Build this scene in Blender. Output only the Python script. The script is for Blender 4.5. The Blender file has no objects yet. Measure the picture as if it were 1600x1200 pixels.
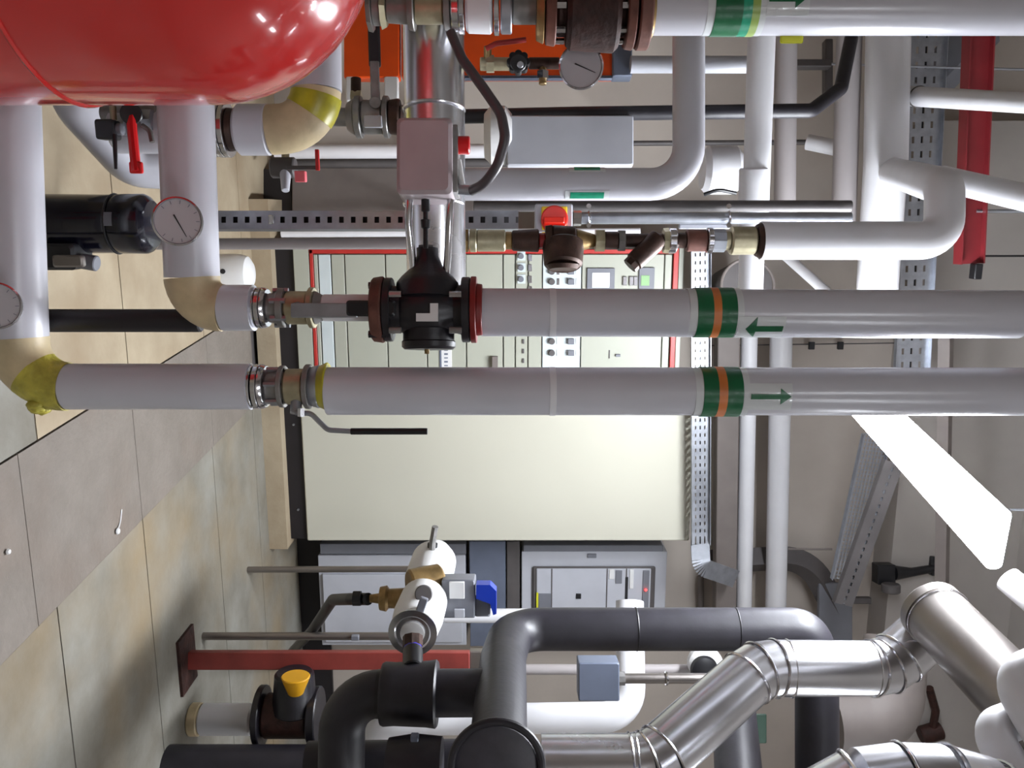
import bpy, bmesh, math, random
from mathutils import Vector, Matrix
random.seed(7)
scene = bpy.context.scene
C = scene.collection
PI = math.pi
V = Vector

# ------------------------------------------------------------------ camera
EYE = 1.35; FPX = 1300.0; YAW = math.radians(11.5)
FWD = V((math.sin(YAW), math.cos(YAW), 0)); RGT = V((math.cos(YAW), -math.sin(YAW), 0)); UP = V((0, 0, 1))
cam_d = bpy.data.cameras.new('camera'); cam = bpy.data.objects.new('camera', cam_d); C.objects.link(cam)
cam_d.sensor_width = 36; cam_d.lens = 36 * FPX / 1600; cam_d.clip_start = .02
# the phone was held on its side: image right is world up, image top is world left
rot = Matrix((UP, -RGT, -FWD)).transposed()
cam.matrix_world = Matrix.Translation((0, 0, EYE)) @ rot.to_4x4()
scene.camera = cam
# ------------------------------------------------------------------ view, world
scene.view_settings.view_transform = 'Standard'; scene.view_settings.look = 'None'
scene.view_settings.exposure = 0.0; scene.view_settings.gamma = 1.0
scene.view_settings.use_curve_mapping = False
world = bpy.data.worlds.new('world'); scene.world = world; world.use_nodes = True
world.node_tree.nodes['Background'].inputs[0].default_value = (.72, .76, .9, 1)
world.node_tree.nodes['Background'].inputs[1].default_value = 0.1
LAMP_MAIN = 150.0; LAMP_FILL = 30.0

def P(px, py, t):                       # a point seen at (px, py), t metres in front of the lens
    return V((0, 0, EYE)) + FWD * t + RGT * ((py - 600) / FPX * t) + UP * ((px - 800) / FPX * t)
def ray(px, py): return FWD + RGT * ((py - 600) / FPX) + UP * ((px - 800) / FPX)
def PY(px, py, Y): r = ray(px, py); return V((0, 0, EYE)) + r * (Y / r.y)
def PZ(px, py, z=0.0): r = ray(px, py); return V((0, 0, EYE)) + r * ((z - EYE) / r.z)
def TY(py, Y): return Y / ray(0, py).y
def LV(px, py, t0, py1, z=None):        # level line: same height as (px,py,t0)
    return None

# ------------------------------------------------------------------ materials
def lin(c): return tuple(((x / 255) / 12.92 if x / 255 <= .04045 else ((x / 255 + .055) / 1.055) ** 2.4) for x in c) + (1,)
MATS = {}
def mat(name, rgb, rough=.5, metal=0., var=.08, scale=9., bump=0., bscale=60., coat=0., emit=0., rvar=.0):
    m = bpy.data.materials.new(name); m.use_nodes = True; nt = m.node_tree; N = nt.nodes; L = nt.links
    b = N['Principled BSDF']; b.inputs['Roughness'].default_value = rough; b.inputs['Metallic'].default_value = metal
    b.inputs['Coat Weight'].default_value = coat
    c = lin(rgb)
    tc = N.new('ShaderNodeTexCoord')
    if var > 0:
        n = N.new('ShaderNodeTexNoise'); n.inputs['Scale'].default_value = scale; n.inputs['Detail'].default_value = 5
        L.new(tc.outputs['Object'], n.inputs['Vector'])
        r = N.new('ShaderNodeValToRGB'); r.color_ramp.elements[0].position = .3; r.color_ramp.elements[1].position = .7
        r.color_ramp.elements[0].color = tuple(x * (1 - var * 1.6) for x in c[:3]) + (1,)
        r.color_ramp.elements[1].color = tuple(min(1, x * (1 + var)) for x in c[:3]) + (1,)
        L.new(n.outputs['Fac'], r.inputs[0]); L.new(r.outputs[0], b.inputs['Base Color'])
        if rvar:
            mr = N.new('ShaderNodeMapRange'); mr.inputs[3].default_value = max(0, rough - rvar); mr.inputs[4].default_value = rough + rvar
            L.new(n.outputs['Fac'], mr.inputs[0]); L.new(mr.outputs[0], b.inputs['Roughness'])
    else: b.inputs['Base Color'].default_value = c
    if bump:
        n2 = N.new('ShaderNodeTexNoise'); n2.inputs['Scale'].default_value = bscale; n2.inputs['Detail'].default_value = 4
        L.new(tc.outputs['Object'], n2.inputs['Vector'])
        bp = N.new('ShaderNodeBump'); bp.inputs['Strength'].default_value = bump; bp.inputs['Distance'].default_value = .01
        L.new(n2.outputs['Fac'], bp.inputs['Height']); L.new(bp.outputs[0], b.inputs['Normal'])
    if emit:
        b.inputs['Emission Color'].default_value = c; b.inputs['Emission Strength'].default_value = emit
    MATS[name] = m; return m
jacket = mat('white_pvc_jacket', (194, 194, 202), .24, var=.04, scale=4, bump=.04, bscale=25)
jacket2 = mat('bluish_pvc_jacket', (190, 190, 198), .3, var=.05, scale=4, bump=.05, bscale=18)
jacket3 = mat('bright_pvc_jacket', (216, 216, 220), .4, var=.04, scale=5)
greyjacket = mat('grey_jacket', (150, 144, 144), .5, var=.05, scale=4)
cream = mat('cream_glued_insulation', (196, 178, 142), .5, var=.16, scale=14, bump=.15, bscale=30)
yellowglue = mat('yellow_foam_glue', (178, 168, 66), .5, var=.25, scale=30, bump=.6, bscale=60)
yellowtape = mat('yellow_tape', (176, 168, 40), .35, var=.2, scale=22)
redgloss = mat('glossy_red_paint', (190, 44, 42), .17, var=.03, scale=3, coat=.6)
blackpaint = mat('black_paint', (26, 24, 30), .38, var=.2, scale=20, bump=.1)
motorblack = mat('gloss_black_enamel', (12, 12, 26), .22, var=.1, coat=.4)
foam = mat('black_rubber_foam', (34, 32, 39), .48, var=.18, scale=12, bump=.08, bscale=40)
foam2 = mat('worn_rubber_foam', (60, 58, 66), .5, var=.2, scale=16, bump=.1, bscale=40)
steel = mat('galvanised_steel', (168, 172, 180), .36, .85, var=.1, scale=24, rvar=.08)
chrome = mat('bright_steel', (215, 215, 220), .16, 1., var=.04)
castgrey = mat('grey_cast_metal', (136, 134, 132), .42, .5, var=.14, scale=30, bump=.1)
alu = mat('aluminium_cladding', (210, 210, 214), .25, 1., var=.05, scale=6, rvar=.06, bump=.03, bscale=8)
alu_dull = mat('satin_aluminium', (146, 140, 136), .36, .9, var=.08, scale=6, rvar=.08)
brass = mat('dull_brass', (150, 124, 82), .42, .7, var=.2, scale=28)
palebrass = mat('pale_brass', (176, 168, 140), .38, .6, var=.15, scale=28)
bronze = mat('brown_bronze', (66, 46, 38), .5, .45, var=.3, scale=28, bump=.15)
rust = mat('rusty_brown_iron', (52, 26, 20), .62, .2, var=.35, scale=24, bump=.25)
rustred = mat('rust_edged_flange', (104, 66, 56), .55, .2, var=.3, scale=24, bump=.1)
redplastic = mat('red_plastic', (206, 22, 26), .35)
redpaint = mat('red_paint', (150, 32, 30), .42, var=.12, scale=8)
redox = mat('red_oxide_paint', (128, 50, 44), .5, var=.18, scale=7)
beamred = mat('beam_red_paint', (118, 30, 36), .5, var=.12, scale=7)
flangered = mat('flange_red', (122, 22, 20), .4, var=.15)
orange = mat('orange_paint', (236, 82, 12), .42, var=.04)
blueplastic = mat('blue_plastic', (24, 52, 160), .35)
violet = mat('blue_ring_rubber', (52, 44, 150), .45)
green = mat('green_tape', (16, 96, 58), .3, var=.12, scale=16, bump=.1, bscale=50)
tealtape = mat('teal_tape', (40, 150, 116), .25, var=.16, scale=20, bump=.1, bscale=50)
limetape = mat('lime_tape', (150, 176, 90), .3, var=.12, scale=20)
orangeband = mat('orange_tape', (206, 118, 56), .4, var=.1, scale=18)
clearfilm = mat('clear_film', (206, 210, 212), .12, var=.03, bump=.1, bscale=30)
white = mat('white_paint', (214, 214, 214), .45, var=.03)
lightgrey = mat('light_grey_enamel', (178, 180, 188), .4, var=.03)
mauvegrey = mat('mauve_grey_casting', (168, 156, 160), .45, var=.05, scale=12)
midgrey = mat('mid_grey_plastic', (112, 114, 122), .45, var=.05)
bluegrey = mat('blue_grey_steel', (104, 112, 130), .45, .2, var=.06)
darkgrey = mat('dark_grey_steel', (84, 80, 80), .55, .1, var=.1)
taupe = mat('taupe_steel', (112, 104, 100), .6, var=.06)
cabcream = mat('cream_cabinet_enamel', (188, 186, 172), .36, var=.02, scale=2)
panelgreen = mat('pale_grey_green_enamel', (166, 168, 155), .38, var=.02, scale=2)
panelblue = mat('pale_blue_grey_panel', (196, 206, 208), .38, var=.02)
rim_red = mat('red_trim_strip', (176, 44, 38), .4, var=.06)
plinthblack = mat('plinth_black', (24, 20, 24), .55, var=.2, scale=8)
black = mat('black_plastic', (20, 20, 24), .4, var=.1)
hose = mat('dark_grey_hose', (72, 68, 72), .4, var=.06)
screen_m = mat('pale_screen', (226, 230, 232), .1, var=0., emit=.5)
lcd_m = mat('green_lcd', (140, 176, 130), .15, var=0., emit=.15)
led_m = mat('red_led', (255, 60, 60), .3, var=0., emit=4)
yellowp = mat('yellow_plastic', (232, 200, 40), .4, var=.05)
yellowtag = mat('yellow_tag', (204, 204, 40), .45, var=.1)
glass_face = mat('gauge_face', (176, 174, 178), .18, var=.05, coat=.7)
concrete = None
def lamp_mat(name, s):
    m = bpy.data.materials.new(name); m.use_nodes = True; b = m.node_tree.nodes['Principled BSDF']
    b.inputs['Base Color'].default_value = (.9, .9, .9, 1); b.inputs['Emission Color'].default_value = (.9, .94, 1, 1)
    b.inputs['Emission Strength'].default_value = s; return m
lamp_main = lamp_mat('lit_diffuser', LAMP_MAIN); lamp_fill = lamp_mat('lit_room_tube', LAMP_FILL)

def stained(name, c1, c2, c3, s1, s2, bump=.15, rough=.7, stretch=(1, 1, 1)):
    m = bpy.data.materials.new(name); m.use_nodes = True; nt = m.node_tree; N = nt.nodes; L = nt.links
    b = N['Principled BSDF']; b.inputs['Roughness'].default_value = rough
    g = N.new('ShaderNodeNewGeometry'); mp = N.new('ShaderNodeMapping'); mp.inputs['Scale'].default_value = stretch
    L.new(g.outputs['Position'], mp.inputs[0])
    n = N.new('ShaderNodeTexNoise'); n.inputs['Scale'].default_value = s1; n.inputs['Detail'].default_value = 8; n.inputs['Roughness'].default_value = .62
    n2 = N.new('ShaderNodeTexNoise'); n2.inputs['Scale'].default_value = s2; n2.inputs['Detail'].default_value = 6
    L.new(mp.outputs[0], n.inputs[0]); L.new(mp.outputs[0], n2.inputs[0])
    r = N.new('ShaderNodeValToRGB'); r.color_ramp.elements[0].position = .34; r.color_ramp.elements[1].position = .66
    r.color_ramp.elements[0].color = lin(c1); r.color_ramp.elements[1].color = lin(c2)
    L.new(n.outputs['Fac'], r.inputs[0])
    r2 = N.new('ShaderNodeValToRGB'); r2.color_ramp.elements[0].position = .5; r2.color_ramp.elements[1].position = .74
    r2.color_ramp.elements[0].color = (0, 0, 0, 1); r2.color_ramp.elements[1].color = (.75, .75, .75, 1)
    L.new(n2.outputs['Fac'], r2.inputs[0])
    mx = N.new('ShaderNodeMixRGB'); L.new(r2.outputs[0], mx.inputs[0]); L.new(r.outputs[0], mx.inputs[1]); mx.inputs[2].default_value = lin(c3)
    L.new(mx.outputs[0], b.inputs['Base Color'])
    n3 = N.new('ShaderNodeTexNoise'); n3.inputs['Scale'].default_value = 45; n3.inputs['Detail'].default_value = 5
    L.new(g.outputs['Position'], n3.inputs[0])
    bp = N.new('ShaderNodeBump'); bp.inputs['Strength'].default_value = bump; bp.inputs['Distance'].default_value = .01
    L.new(n3.outputs['Fac'], bp.inputs['Height']); L.new(bp.outputs[0], b.inputs['Normal'])
    return m
concrete = stained('stained_concrete', (108, 102, 90), (136, 134, 126), (140, 117, 78), 2.6, 1.1)
concrete_tan = stained('tan_concrete', (150, 135, 112), (170, 156, 132), (134, 114, 88), 3.0, 2.2)
stripm = stained('ribbed_floor_cover', (112, 104, 96), (124, 116, 108), (118, 102, 90), 6, 2.0, bump=.5)
wallm = stained('painted_wall', (166, 157, 148), (178, 169, 160), (156, 147, 138), 1.2, .8, bump=.05)
wallm2 = stained('painted_ceiling', (150, 144, 140), (162, 156, 150), (140, 132, 128), 1.2, .8, bump=.05)

# ------------------------------------------------------------------ mesh building
def frame(d):
    d = d.normalized(); a = V((0, 0, 1)) if abs(d.z) < .9 else V((1, 0, 0))
    u = d.cross(a).normalized(); v = d.cross(u).normalized(); return d, u, v
class B:
    def __init__(s): s.v = []; s.f = []; s.m = []
    def add(s, vs, fs, mi=0):
        o = len(s.v); s.v += [V(x) for x in vs]; s.f += [tuple(i + o for i in f) for f in fs]; s.m += [mi] * len(fs); return s
    def box(s, c, sx, sy, sz, ax=None, mi=0):
        ax = ax or (V((1, 0, 0)), V((0, 1, 0)), V((0, 0, 1)))
        vs = [c + ax[0] * (i * sx / 2) + ax[1] * (j * sy / 2) + ax[2] * (k * sz / 2) for i in (-1, 1) for j in (-1, 1) for k in (-1, 1)]
        return s.add(vs, [(0, 1, 3, 2), (4, 6, 7, 5), (0, 4, 5, 1), (2, 3, 7, 6), (0, 2, 6, 4), (1, 5, 7, 3)], mi)
    def bbox(s, c, sx, sy, sz, bev, ax=None, mi=0):      # box with chamfered vertical and face edges
        ax = ax or (V((1, 0, 0)), V((0, 1, 0)), V((0, 0, 1))); b = bev
        def ring(hx, hz, y):
            pts = []
            for (qx, qz) in ((1, 1), (-1, 1), (-1, -1), (1, -1)):
                base = {(1, 1): 0, (-1, 1): 1, (-1, -1): 2, (1, -1): 3}[(qx, qz)]
                for k in range(4):
                    a = PI / 2 * (base + k / 3); pts.append(c + ax[0] * (qx * (hx - b) + b * math.cos(a)) + ax[2] * (qz * (hz - b) + b * math.sin(a)) + ax[1] * y)
            return pts
        hx, hy, hz = sx / 2, sy / 2, sz / 2
        rings = [ring(hx - b * .7, hz - b * .7, -hy), ring(hx, hz, -hy + b * .7), ring(hx, hz, hy - b * .7), ring(hx - b * .7, hz - b * .7, hy)]
        n = 16; vs = [p for r in rings for p in r]; fs = []
        for i in range(3):
            for j in range(n): fs.append((i * n + j, i * n + (j + 1) % n, (i + 1) * n + (j + 1) % n, (i + 1) * n + j))
        fs.append(tuple(range(n))); fs.append(tuple(range(3 * n, 4 * n))[::-1]); return s.add(vs, fs, mi)
    def lathe(s, p, d, prof, seg=28, mi=0, rot0=0.):
        d, u, v = frame(d); vs = []; fs = []
        for (a, r) in prof:
            for j in range(seg):
                t = 2 * PI * j / seg + rot0; vs.append(p + d * a + u * (r * math.cos(t)) + v * (r * math.sin(t)))
        for i in range(len(prof) - 1):
            for j in range(seg): fs.append((i * seg + j, i * seg + (j + 1) % seg, (i + 1) * seg + (j + 1) % seg, (i + 1) * seg + j))
        fs.append(tuple(range(seg))); fs.append(tuple(range((len(prof) - 1) * seg, len(prof) * seg))[::-1]); return s.add(vs, fs, mi)
    def cyl(s, a, b, r, r2=None, seg=28, mi=0, bev=None):
        d = b - a; L = d.length; r2 = r if r2 is None else r2
        e = min(r, r2, L) * .12 if bev is None else bev
        if seg <= 8: return s.lathe(a, d, [(0, r), (L, r2)], seg, mi)
        return s.lathe(a, d, [(0, r - e), (e, r), (L - e, r2), (L, r2 - e)], seg, mi)
    def tube(s, pts, r, seg=24, mi=0, rr=None):
        n = len(pts); vs = []; fs = []; u = None
        for i in range(n):
            tg = (pts[min(i + 1, n - 1)] - pts[max(i - 1, 0)]).normalized()
            if u is None: _, u, v = frame(tg)
            else: u = (u - tg * u.dot(tg)).normalized(); v = tg.cross(u)
            v = tg.cross(u); q = rr[i] if rr else r
            for j in range(seg):
                t = 2 * PI * j / seg; vs.append(pts[i] + u * (q * math.cos(t)) + v * (q * math.sin(t)))
        for i in range(n - 1):
            for j in range(seg): fs.append((i * seg + j, i * seg + (j + 1) % seg, (i + 1) * seg + (j + 1) % seg, (i + 1) * seg + j))
        fs.append(tuple(range(seg))[::-1]); fs.append(tuple(range((n - 1) * seg, n * seg))); return s.add(vs, fs, mi)
    def ring(s, c, d, R, r, seg=32, k=8, mi=0):
        d, u, v = frame(d); vs = []; fs = []
        for i in range(seg):
            t = 2 * PI * i / seg; e = u * math.cos(t) + v * math.sin(t)
            for j in range(k): q = 2 * PI * j / k; vs.append(c + e * (R + r * math.cos(q)) + d * (r * math.sin(q)))
        for i in range(seg):
            for j in range(k): fs.append((i * k + j, i * k + (j + 1) % k, ((i + 1) % seg) * k + (j + 1) % k, ((i + 1) % seg) * k + j))
        return s.add(vs, fs, mi)
    def prism(s, poly, o, u, v, n, th, mi=0):          # poly in (u,v) from o, extruded th along n
        k = len(poly); vs = [o + u * a + v * b for a, b in poly] + [o + u * a + v * b + n * th for a, b in poly]
        fs = [tuple(range(k))[::-1], tuple(range(k, 2 * k))] + [(i, (i + 1) % k, k + (i + 1) % k, k + i) for i in range(k)]
        return s.add(vs, fs, mi)
    def wrap(s, p, d, face, r, s0, s1, a0, a1, mi=0, n=10, taper=None, th=.0012):   # patch wrapped on a round pipe
        d = d.normalized(); f = (face - d * face.dot(d)).normalized(); g = d.cross(f); vs = []; fs = []
        for rr in (r, r + th):
            for i in range(n + 1):
                a = a0 + (a1 - a0) * i / n; e = f * math.cos(a) + g * math.sin(a)
                lo, hi = (s0, s1) if taper is None else taper(i / n)
                vs += [p + d * lo + e * rr, p + d * hi + e * rr]
        o = 2 * (n + 1)
        for i in range(n):
            fs.append((o + 2 * i, o + 2 * i + 1, o + 2 * i + 3, o + 2 * i + 2)); fs.append((2 * i, 2 * i + 2, 2 * i + 3, 2 * i + 1))
            fs.append((2 * i, o + 2 * i, o + 2 * i + 2, 2 * i + 2)); fs.append((2 * i + 1, 2 * i + 3, o + 2 * i + 3, o + 2 * i + 1))
        fs.append((0, 1, o + 1, o)); fs.append((2 * n, o + 2 * n, o + 2 * n + 1, 2 * n + 1)); return s.add(vs, fs, mi)
def rnd(pts, br, n=8):                                  # round the corners of a path
    out = [pts[0]]
    for i in range(1, len(pts) - 1):
        a, b, c = pts[i - 1], pts[i], pts[i + 1]; d1 = (a - b).normalized(); d2 = (c - b).normalized()
        ang = d1.angle(d2); r = br[i - 1] if isinstance(br, (list, tuple)) else br
        L = min(r / max(math.tan(ang / 2), .05), (a - b).length * .49, (c - b).length * .49)
        rr = L * math.tan(ang / 2); ctr = b + (d1 + d2).normalized() * (rr / math.sin(ang / 2))
        p0 = b + d1 * L; p1 = b + d2 * L; e0 = (p0 - ctr); e1 = (p1 - ctr); tot = e0.angle(e1) if e0.length > 1e-6 else 0
        for k in range(n + 1):
            t = k / n
            out.append(ctr + (e0 * math.sin((1 - t) * tot) + e1 * math.sin(t * tot)) / max(math.sin(tot), 1e-6))
    out.append(pts[-1]); return out
def obj(name, b, m, parent=None, sharp=32, label=None, loc=None):
    me = bpy.data.meshes.new(name)
    ms = m if isinstance(m, (list, tuple)) else [m]
    if parent is not None: o0 = parent.matrix_basis.translation.copy() if parent.parent is None else wl(parent)
    else:
        if loc is None:
            xs = [v.x for v in b.v]; ys = [v.y for v in b.v]; zs = [v.z for v in b.v]
            loc = V(((min(xs) + max(xs)) / 2, (min(ys) + max(ys)) / 2, min(zs)))
        o0 = loc
    me.from_pydata([v - o0 for v in b.v], [], b.f)
    for x in ms: me.materials.append(x)
    me.polygons.foreach_set('material_index', b.m)
    me.update(); bm = bmesh.new(); bm.from_mesh(me); bmesh.ops.recalc_face_normals(bm, faces=bm.faces); bm.to_mesh(me); bm.free()
    me.polygons.foreach_set('use_smooth', [True] * len(me.polygons)); me.set_sharp_from_angle(angle=math.radians(sharp))
    o = bpy.data.objects.new(name, me); C.objects.link(o)
    if parent is None: o.location = o0
    else: o.parent = parent
    if label: o['label'] = label
    return o
def wl(o):
    l = V((0, 0, 0))
    while o is not None: l += o.matrix_basis.translation; o = o.parent
    return l
def thing(name, label, cat, loc, group=None):
    o = bpy.data.objects.new(name, None); C.objects.link(o); o.location = loc; o.empty_display_size = .05
    o['label'] = label; o['category'] = cat
    if group: o['group'] = group
    return o
def tag(o, label, cat, group=None):
    o['label'] = label; o['category'] = cat
    if group: o['group'] = group
    return o
def struct(name, b, m, parent=None):
    o = obj(name, b, m, parent)
    if parent is None: o['kind'] = 'structure'
    return o
def R(px, t): return px * t / FPX
def facing(p):                                          # axes of something turned square to the lens: right, away, up
    return (RGT, FWD, UP)

# chain of turned fittings on one vertical pipe: (px0, px1, r0, r1, material, part name[, seg])
def chain(par, py, t, items):
    for it in items:
        a, b_, r0, r1, m, nm = it[:6]; seg = it[6] if len(it) > 6 else 28
        obj(nm, B().cyl(P(a, py, t), P(b_, py, t), R(r0, t), R(r1, t), seg=seg), m, par)
def simple_pipe(name, label, cat, pts, r, m, br=.1, group=None, seg=26):
    return tag(obj(name, B().tube(rnd(pts, br), r, seg), m), label, cat, group)
def collars(par, pts_dirs, r, m, name='joint_ring', th=.004):
    for p, d in pts_dirs: obj(name, B().ring(p, d, r, th, 32, 6), m, par)

# ================================================================== SETTING
YW = 4.95; ZC = 4.4; XL, XR, YB = -3.4, 4.9, -2.6
struct('wall_back', B().box(V(((XL + XR) / 2, YW + .1, ZC / 2)), XR - XL + .4, .2, ZC), wallm)
struct('wall_left', B().box(V((XL - .1, (YW + YB) / 2, ZC / 2)), .2, YW - YB, ZC), wallm)
struct('wall_right', B().box(V((XR + .1, (YW + YB) / 2, ZC / 2)), .2, YW - YB, ZC), wallm)
struct('wall_front', B().box(V(((XL + XR) / 2, YB - .1, ZC / 2)), XR - XL + .4, .2, ZC), wallm)
struct('ceiling', B().box(V(((XL + XR) / 2, (YW + YB) / 2, ZC + .1)), XR - XL + .4, YW - YB + .4, .2), wallm2)
fl = struct('floor', B().box(V(((XL + XR) / 2, (YW + YB) / 2, -.11)), XR - XL + .4, YW - YB + .4, .18), darkgrey)
# floor strip running towards the wall, with slabs either side
a0, a1 = PZ(0, 725), PZ(135, 641); b0, b1 = PZ(0, 1039), PZ(325, 705)
def lx(p, q, y): return p.x + (q.x - p.x) * (y - p.y) / (q.y - p.y)
GAP = .006
def slab(par, x0f, x1f, y0, y1, z, m, name='slab', g=GAP):
    vs = []
    for y in (y0 + g / 2, y1 - g / 2):
        for xf, s in ((x0f, 1), (x1f, -1)):
            x = xf(y) + s * g / 2
            for zz in (-.03, z): vs.append(V((x, y, zz)))
    e = .004
    fs = [(0, 2, 3, 1), (4, 5, 7, 6), (0, 1, 5, 4), (2, 6, 7, 3), (1, 3, 7, 5), (0, 4, 6, 2)]
    return obj(name, B().add(vs, fs), m, par)
sA = lambda y: lx(a0, a1, y); sB = lambda y: lx(b0, b1, y)
yj = sorted([-2.6, -.9, .5, 1.4] + [PZ(104, 1075).y, PZ(245, 1050).y, PZ(320, 545).y, PZ(385, 500).y, YW])
for i in range(len(yj) - 1):
    y0, y1 = yj[i], yj[i + 1]
    if y1 - y0 < .05: continue
    slab(fl, sB, lambda y: XR, y0, y1, 0, concrete)
    slab(fl, lambda y: -1.0, sA, y0, y1, 0, concrete if y1 < 2.4 else concrete_tan)
    slab(fl, lambda y: XL, lambda y: -1.0, y0, y1, 0, concrete_tan)
strip = struct('trim_1', B().box(V(((sA(1) + sB(1)) / 2, 1.0, -.024)), .2, 6.5, .01), darkgrey)
ys = [-2.6, -1.2, .3, PZ(35, 790).y, PZ(218, 780).y, PZ(330, 660).y, 4.25]
for i in range(len(ys) - 1):
    slab(strip, sA, sB, ys[i], ys[i + 1], .004, stripm, 'cover_plate', .003)
# concrete pad under the tall cabinets
YC = 4.42
c0 = PY(452, 845, YC); XC1 = c0.x; XC0 = PY(430, 380, YC).x
struct('trim_2', B().box(V(((XC0 + XC1) / 2 - .1, (YC - .06 + YW) / 2, .05)), XC1 - XC0 + .25, YW - YC + .06, .1), concrete_tan)
# beam added high on the back wall for shade variation; dark skirting below
struct('trim_3', B().box(V((2.2, YW - .12, 4.02)), 5.4, .24, .76), wallm2)
struct('baseboard_back', B().box(V((3.2, YW - .015, .09)), 2.7, .03, .18), plinthblack)

# ================================================================== LIGHTS
def batten(n0, n1, f0, f1, z, m, label, group=None, glow=True):
    # n0,n1 near corners, f0,f1 far corners (on the underside)
    nm = (n0 + n1) / 2; fm = (f0 + f1) / 2; d = (fm - nm); L = d.length; d.normalize(); s = V((d.y, -d.x, 0)).normalized(); W = (n0 - n1).length
    c = (nm + fm) / 2; up = s.cross(d).normalized()
    t = thing('ceiling_light', label, 'light', c, group)
    ax = (s, d, up)
    obj('diffuser', B().bbox(c + up * .022, W * .98, L * .99, .046, .016, ax), m, t)
    obj('housing', B().bbox(c + up * .06, W * .6, L * .84, .03, .008, ax), lightgrey, t)
    for e in (-1, 1): obj('end_cap', B().bbox(c + d * (e * (L * .42)) + up * .06, W * .5, .02, .036, .005, ax), white, t)
    for e in (-.35, .35):
        q = c + d * (e * L) + up * .075; obj('hanger', B().cyl(q, V((q.x, q.y, ZC)), .004, seg=8), steel, t)
    return t
# the hung fitting slopes up slightly towards the cabinets
n0 = P(1545, 897, 2.25); n1 = P(1556, 798, 2.22); f0 = P(1319, 639, 3.6); f1 = n1 + (f0 - n0)
batten(n0, n1, f0, f1, 0, lamp_main, 'lit white fluorescent fitting hanging at upper right, blown out')
for i, (x, y) in enumerate(((.1, -1.7), (2.1, -1.0), (3.4, 1.9))):
    q = V((x, y, 3.3))
    batten(q + V((.12, -.7, 0)), q + V((-.12, -.7, 0)), q + V((.12, .7, 0)), q + V((-.12, .7, 0)), 3.3, lamp_fill,
           ['room fluorescent fitting straight behind the camera', 'room fluorescent fitting behind the camera on the right', 'room fluorescent fitting off to the right of the cabinets', 'room fluorescent fitting off to the left'][i])

# ================================================================== RED VESSEL
rv = .27; ax_ang = math.radians(-18.5) - math.asin(rv / 1.4)
vc = V((0, 0, 0)) + FWD * (1.4 * math.cos(ax_ang)) + RGT * (1.4 * math.sin(ax_ang))
ves = thing('expansion_vessel', 'large glossy red expansion vessel with domed top', 'tank', V((vc.x, vc.y, 0)))
zs, zt, hd = .36, .88, .27
prof = [(zs - .16 * math.cos(a), max(.02, rv * math.sin(a))) for a in [PI / 2 * k / 10 for k in range(0, 10)]] + [(zs, rv)]
prof += [(zt * (k / 4) + zs * (1 - k / 4), rv) for k in range(1, 5)]
prof += [(zt + hd * math.sin(a), max(.015, rv * math.cos(a))) for a in [PI / 2 * k / 14 for k in range(1, 15)]]
obj('shell', B().lathe(V((vc.x, vc.y, 0)), UP, prof, 72), redgloss, ves)
obj('weld_seam', B().ring(V((vc.x, vc.y, .69)), UP, rv, .004, 72, 6), redgloss, ves)
obj('weld_seam', B().ring(V((vc.x, vc.y, .46)), UP, rv, .003, 72, 6), redgloss, ves)
obj('valve_cap', B().cyl(V((vc.x, vc.y, zt + hd - .01)), V((vc.x, vc.y, zt + hd + .03)), .03), black, ves)
for k in range(3):
    a = 2 * PI * k / 3 + .4; q = V((vc.x + .2 * math.cos(a), vc.y + .2 * math.sin(a), 0))
    obj('leg', B().box(q + V((0, 0, .16)), .05, .05, .32), redgloss, ves)

# ================================================================== LOWER PIPES AND RISERS A / B
TB = 1.76; TA = 1.76
# riser B with its low header
tB = thing('insulated_riser', 'white jacketed riser above the ball valve, second upright pipe with green band', 'pipe', P(512, 611, TB))
obj('jacket', B().cyl(P(512, 611, TB), P(1640, 612, TB), R(37.5, TB), bev=.001, seg=40), jacket, tB)
hB = thing('elbowed_header', 'low grey-white insulated pipe turning upward beside the floor, glued yellow elbow', 'pipe', P(30, 604, TB))
pB = [P(4, -60, 1.66), P(30, 604, TB), P(393, 604, TB)]
path = rnd(pB, .1, 10)
obj('straight_jacket', B().tube([pB[0], path[1]], R(45, 1.73), 36), jacket2, hB)
obj('elbow', B().tube(path[1:-1], R(44.5, TB), 36, rr=[R(45 - 8 * i / (len(path) - 3), TB) for i in range(len(path) - 2)]), cream, hB)
obj('riser_jacket', B().tube([path[-2], P(393, 604, TB)], R(36, TB), 36), jacket, hB)
lump = B()
for k in range(7):
    a = .9 + .22 * k; c = P(66 - 2 * (k % 3), 604, TB) + (RGT * math.sin(a) - FWD * math.cos(a)) * R(36, TB)
    lump.lathe(c - UP * .016, UP, [(0, .003), (.006, .009), (.016, .011 + .002 * (k % 2)), (.028, .008), (.034, .002)], 10)
obj('elbow_glue', B().tube(path[6:-1], R(40.5, TB), 36, rr=[R(41.2 - 3.2 * i / 5, TB) for i in range(len(path[6:-1]))]), yellowglue, hB)
obj('glue_bead', lump, yellowglue, hB, sharp=80)
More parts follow.
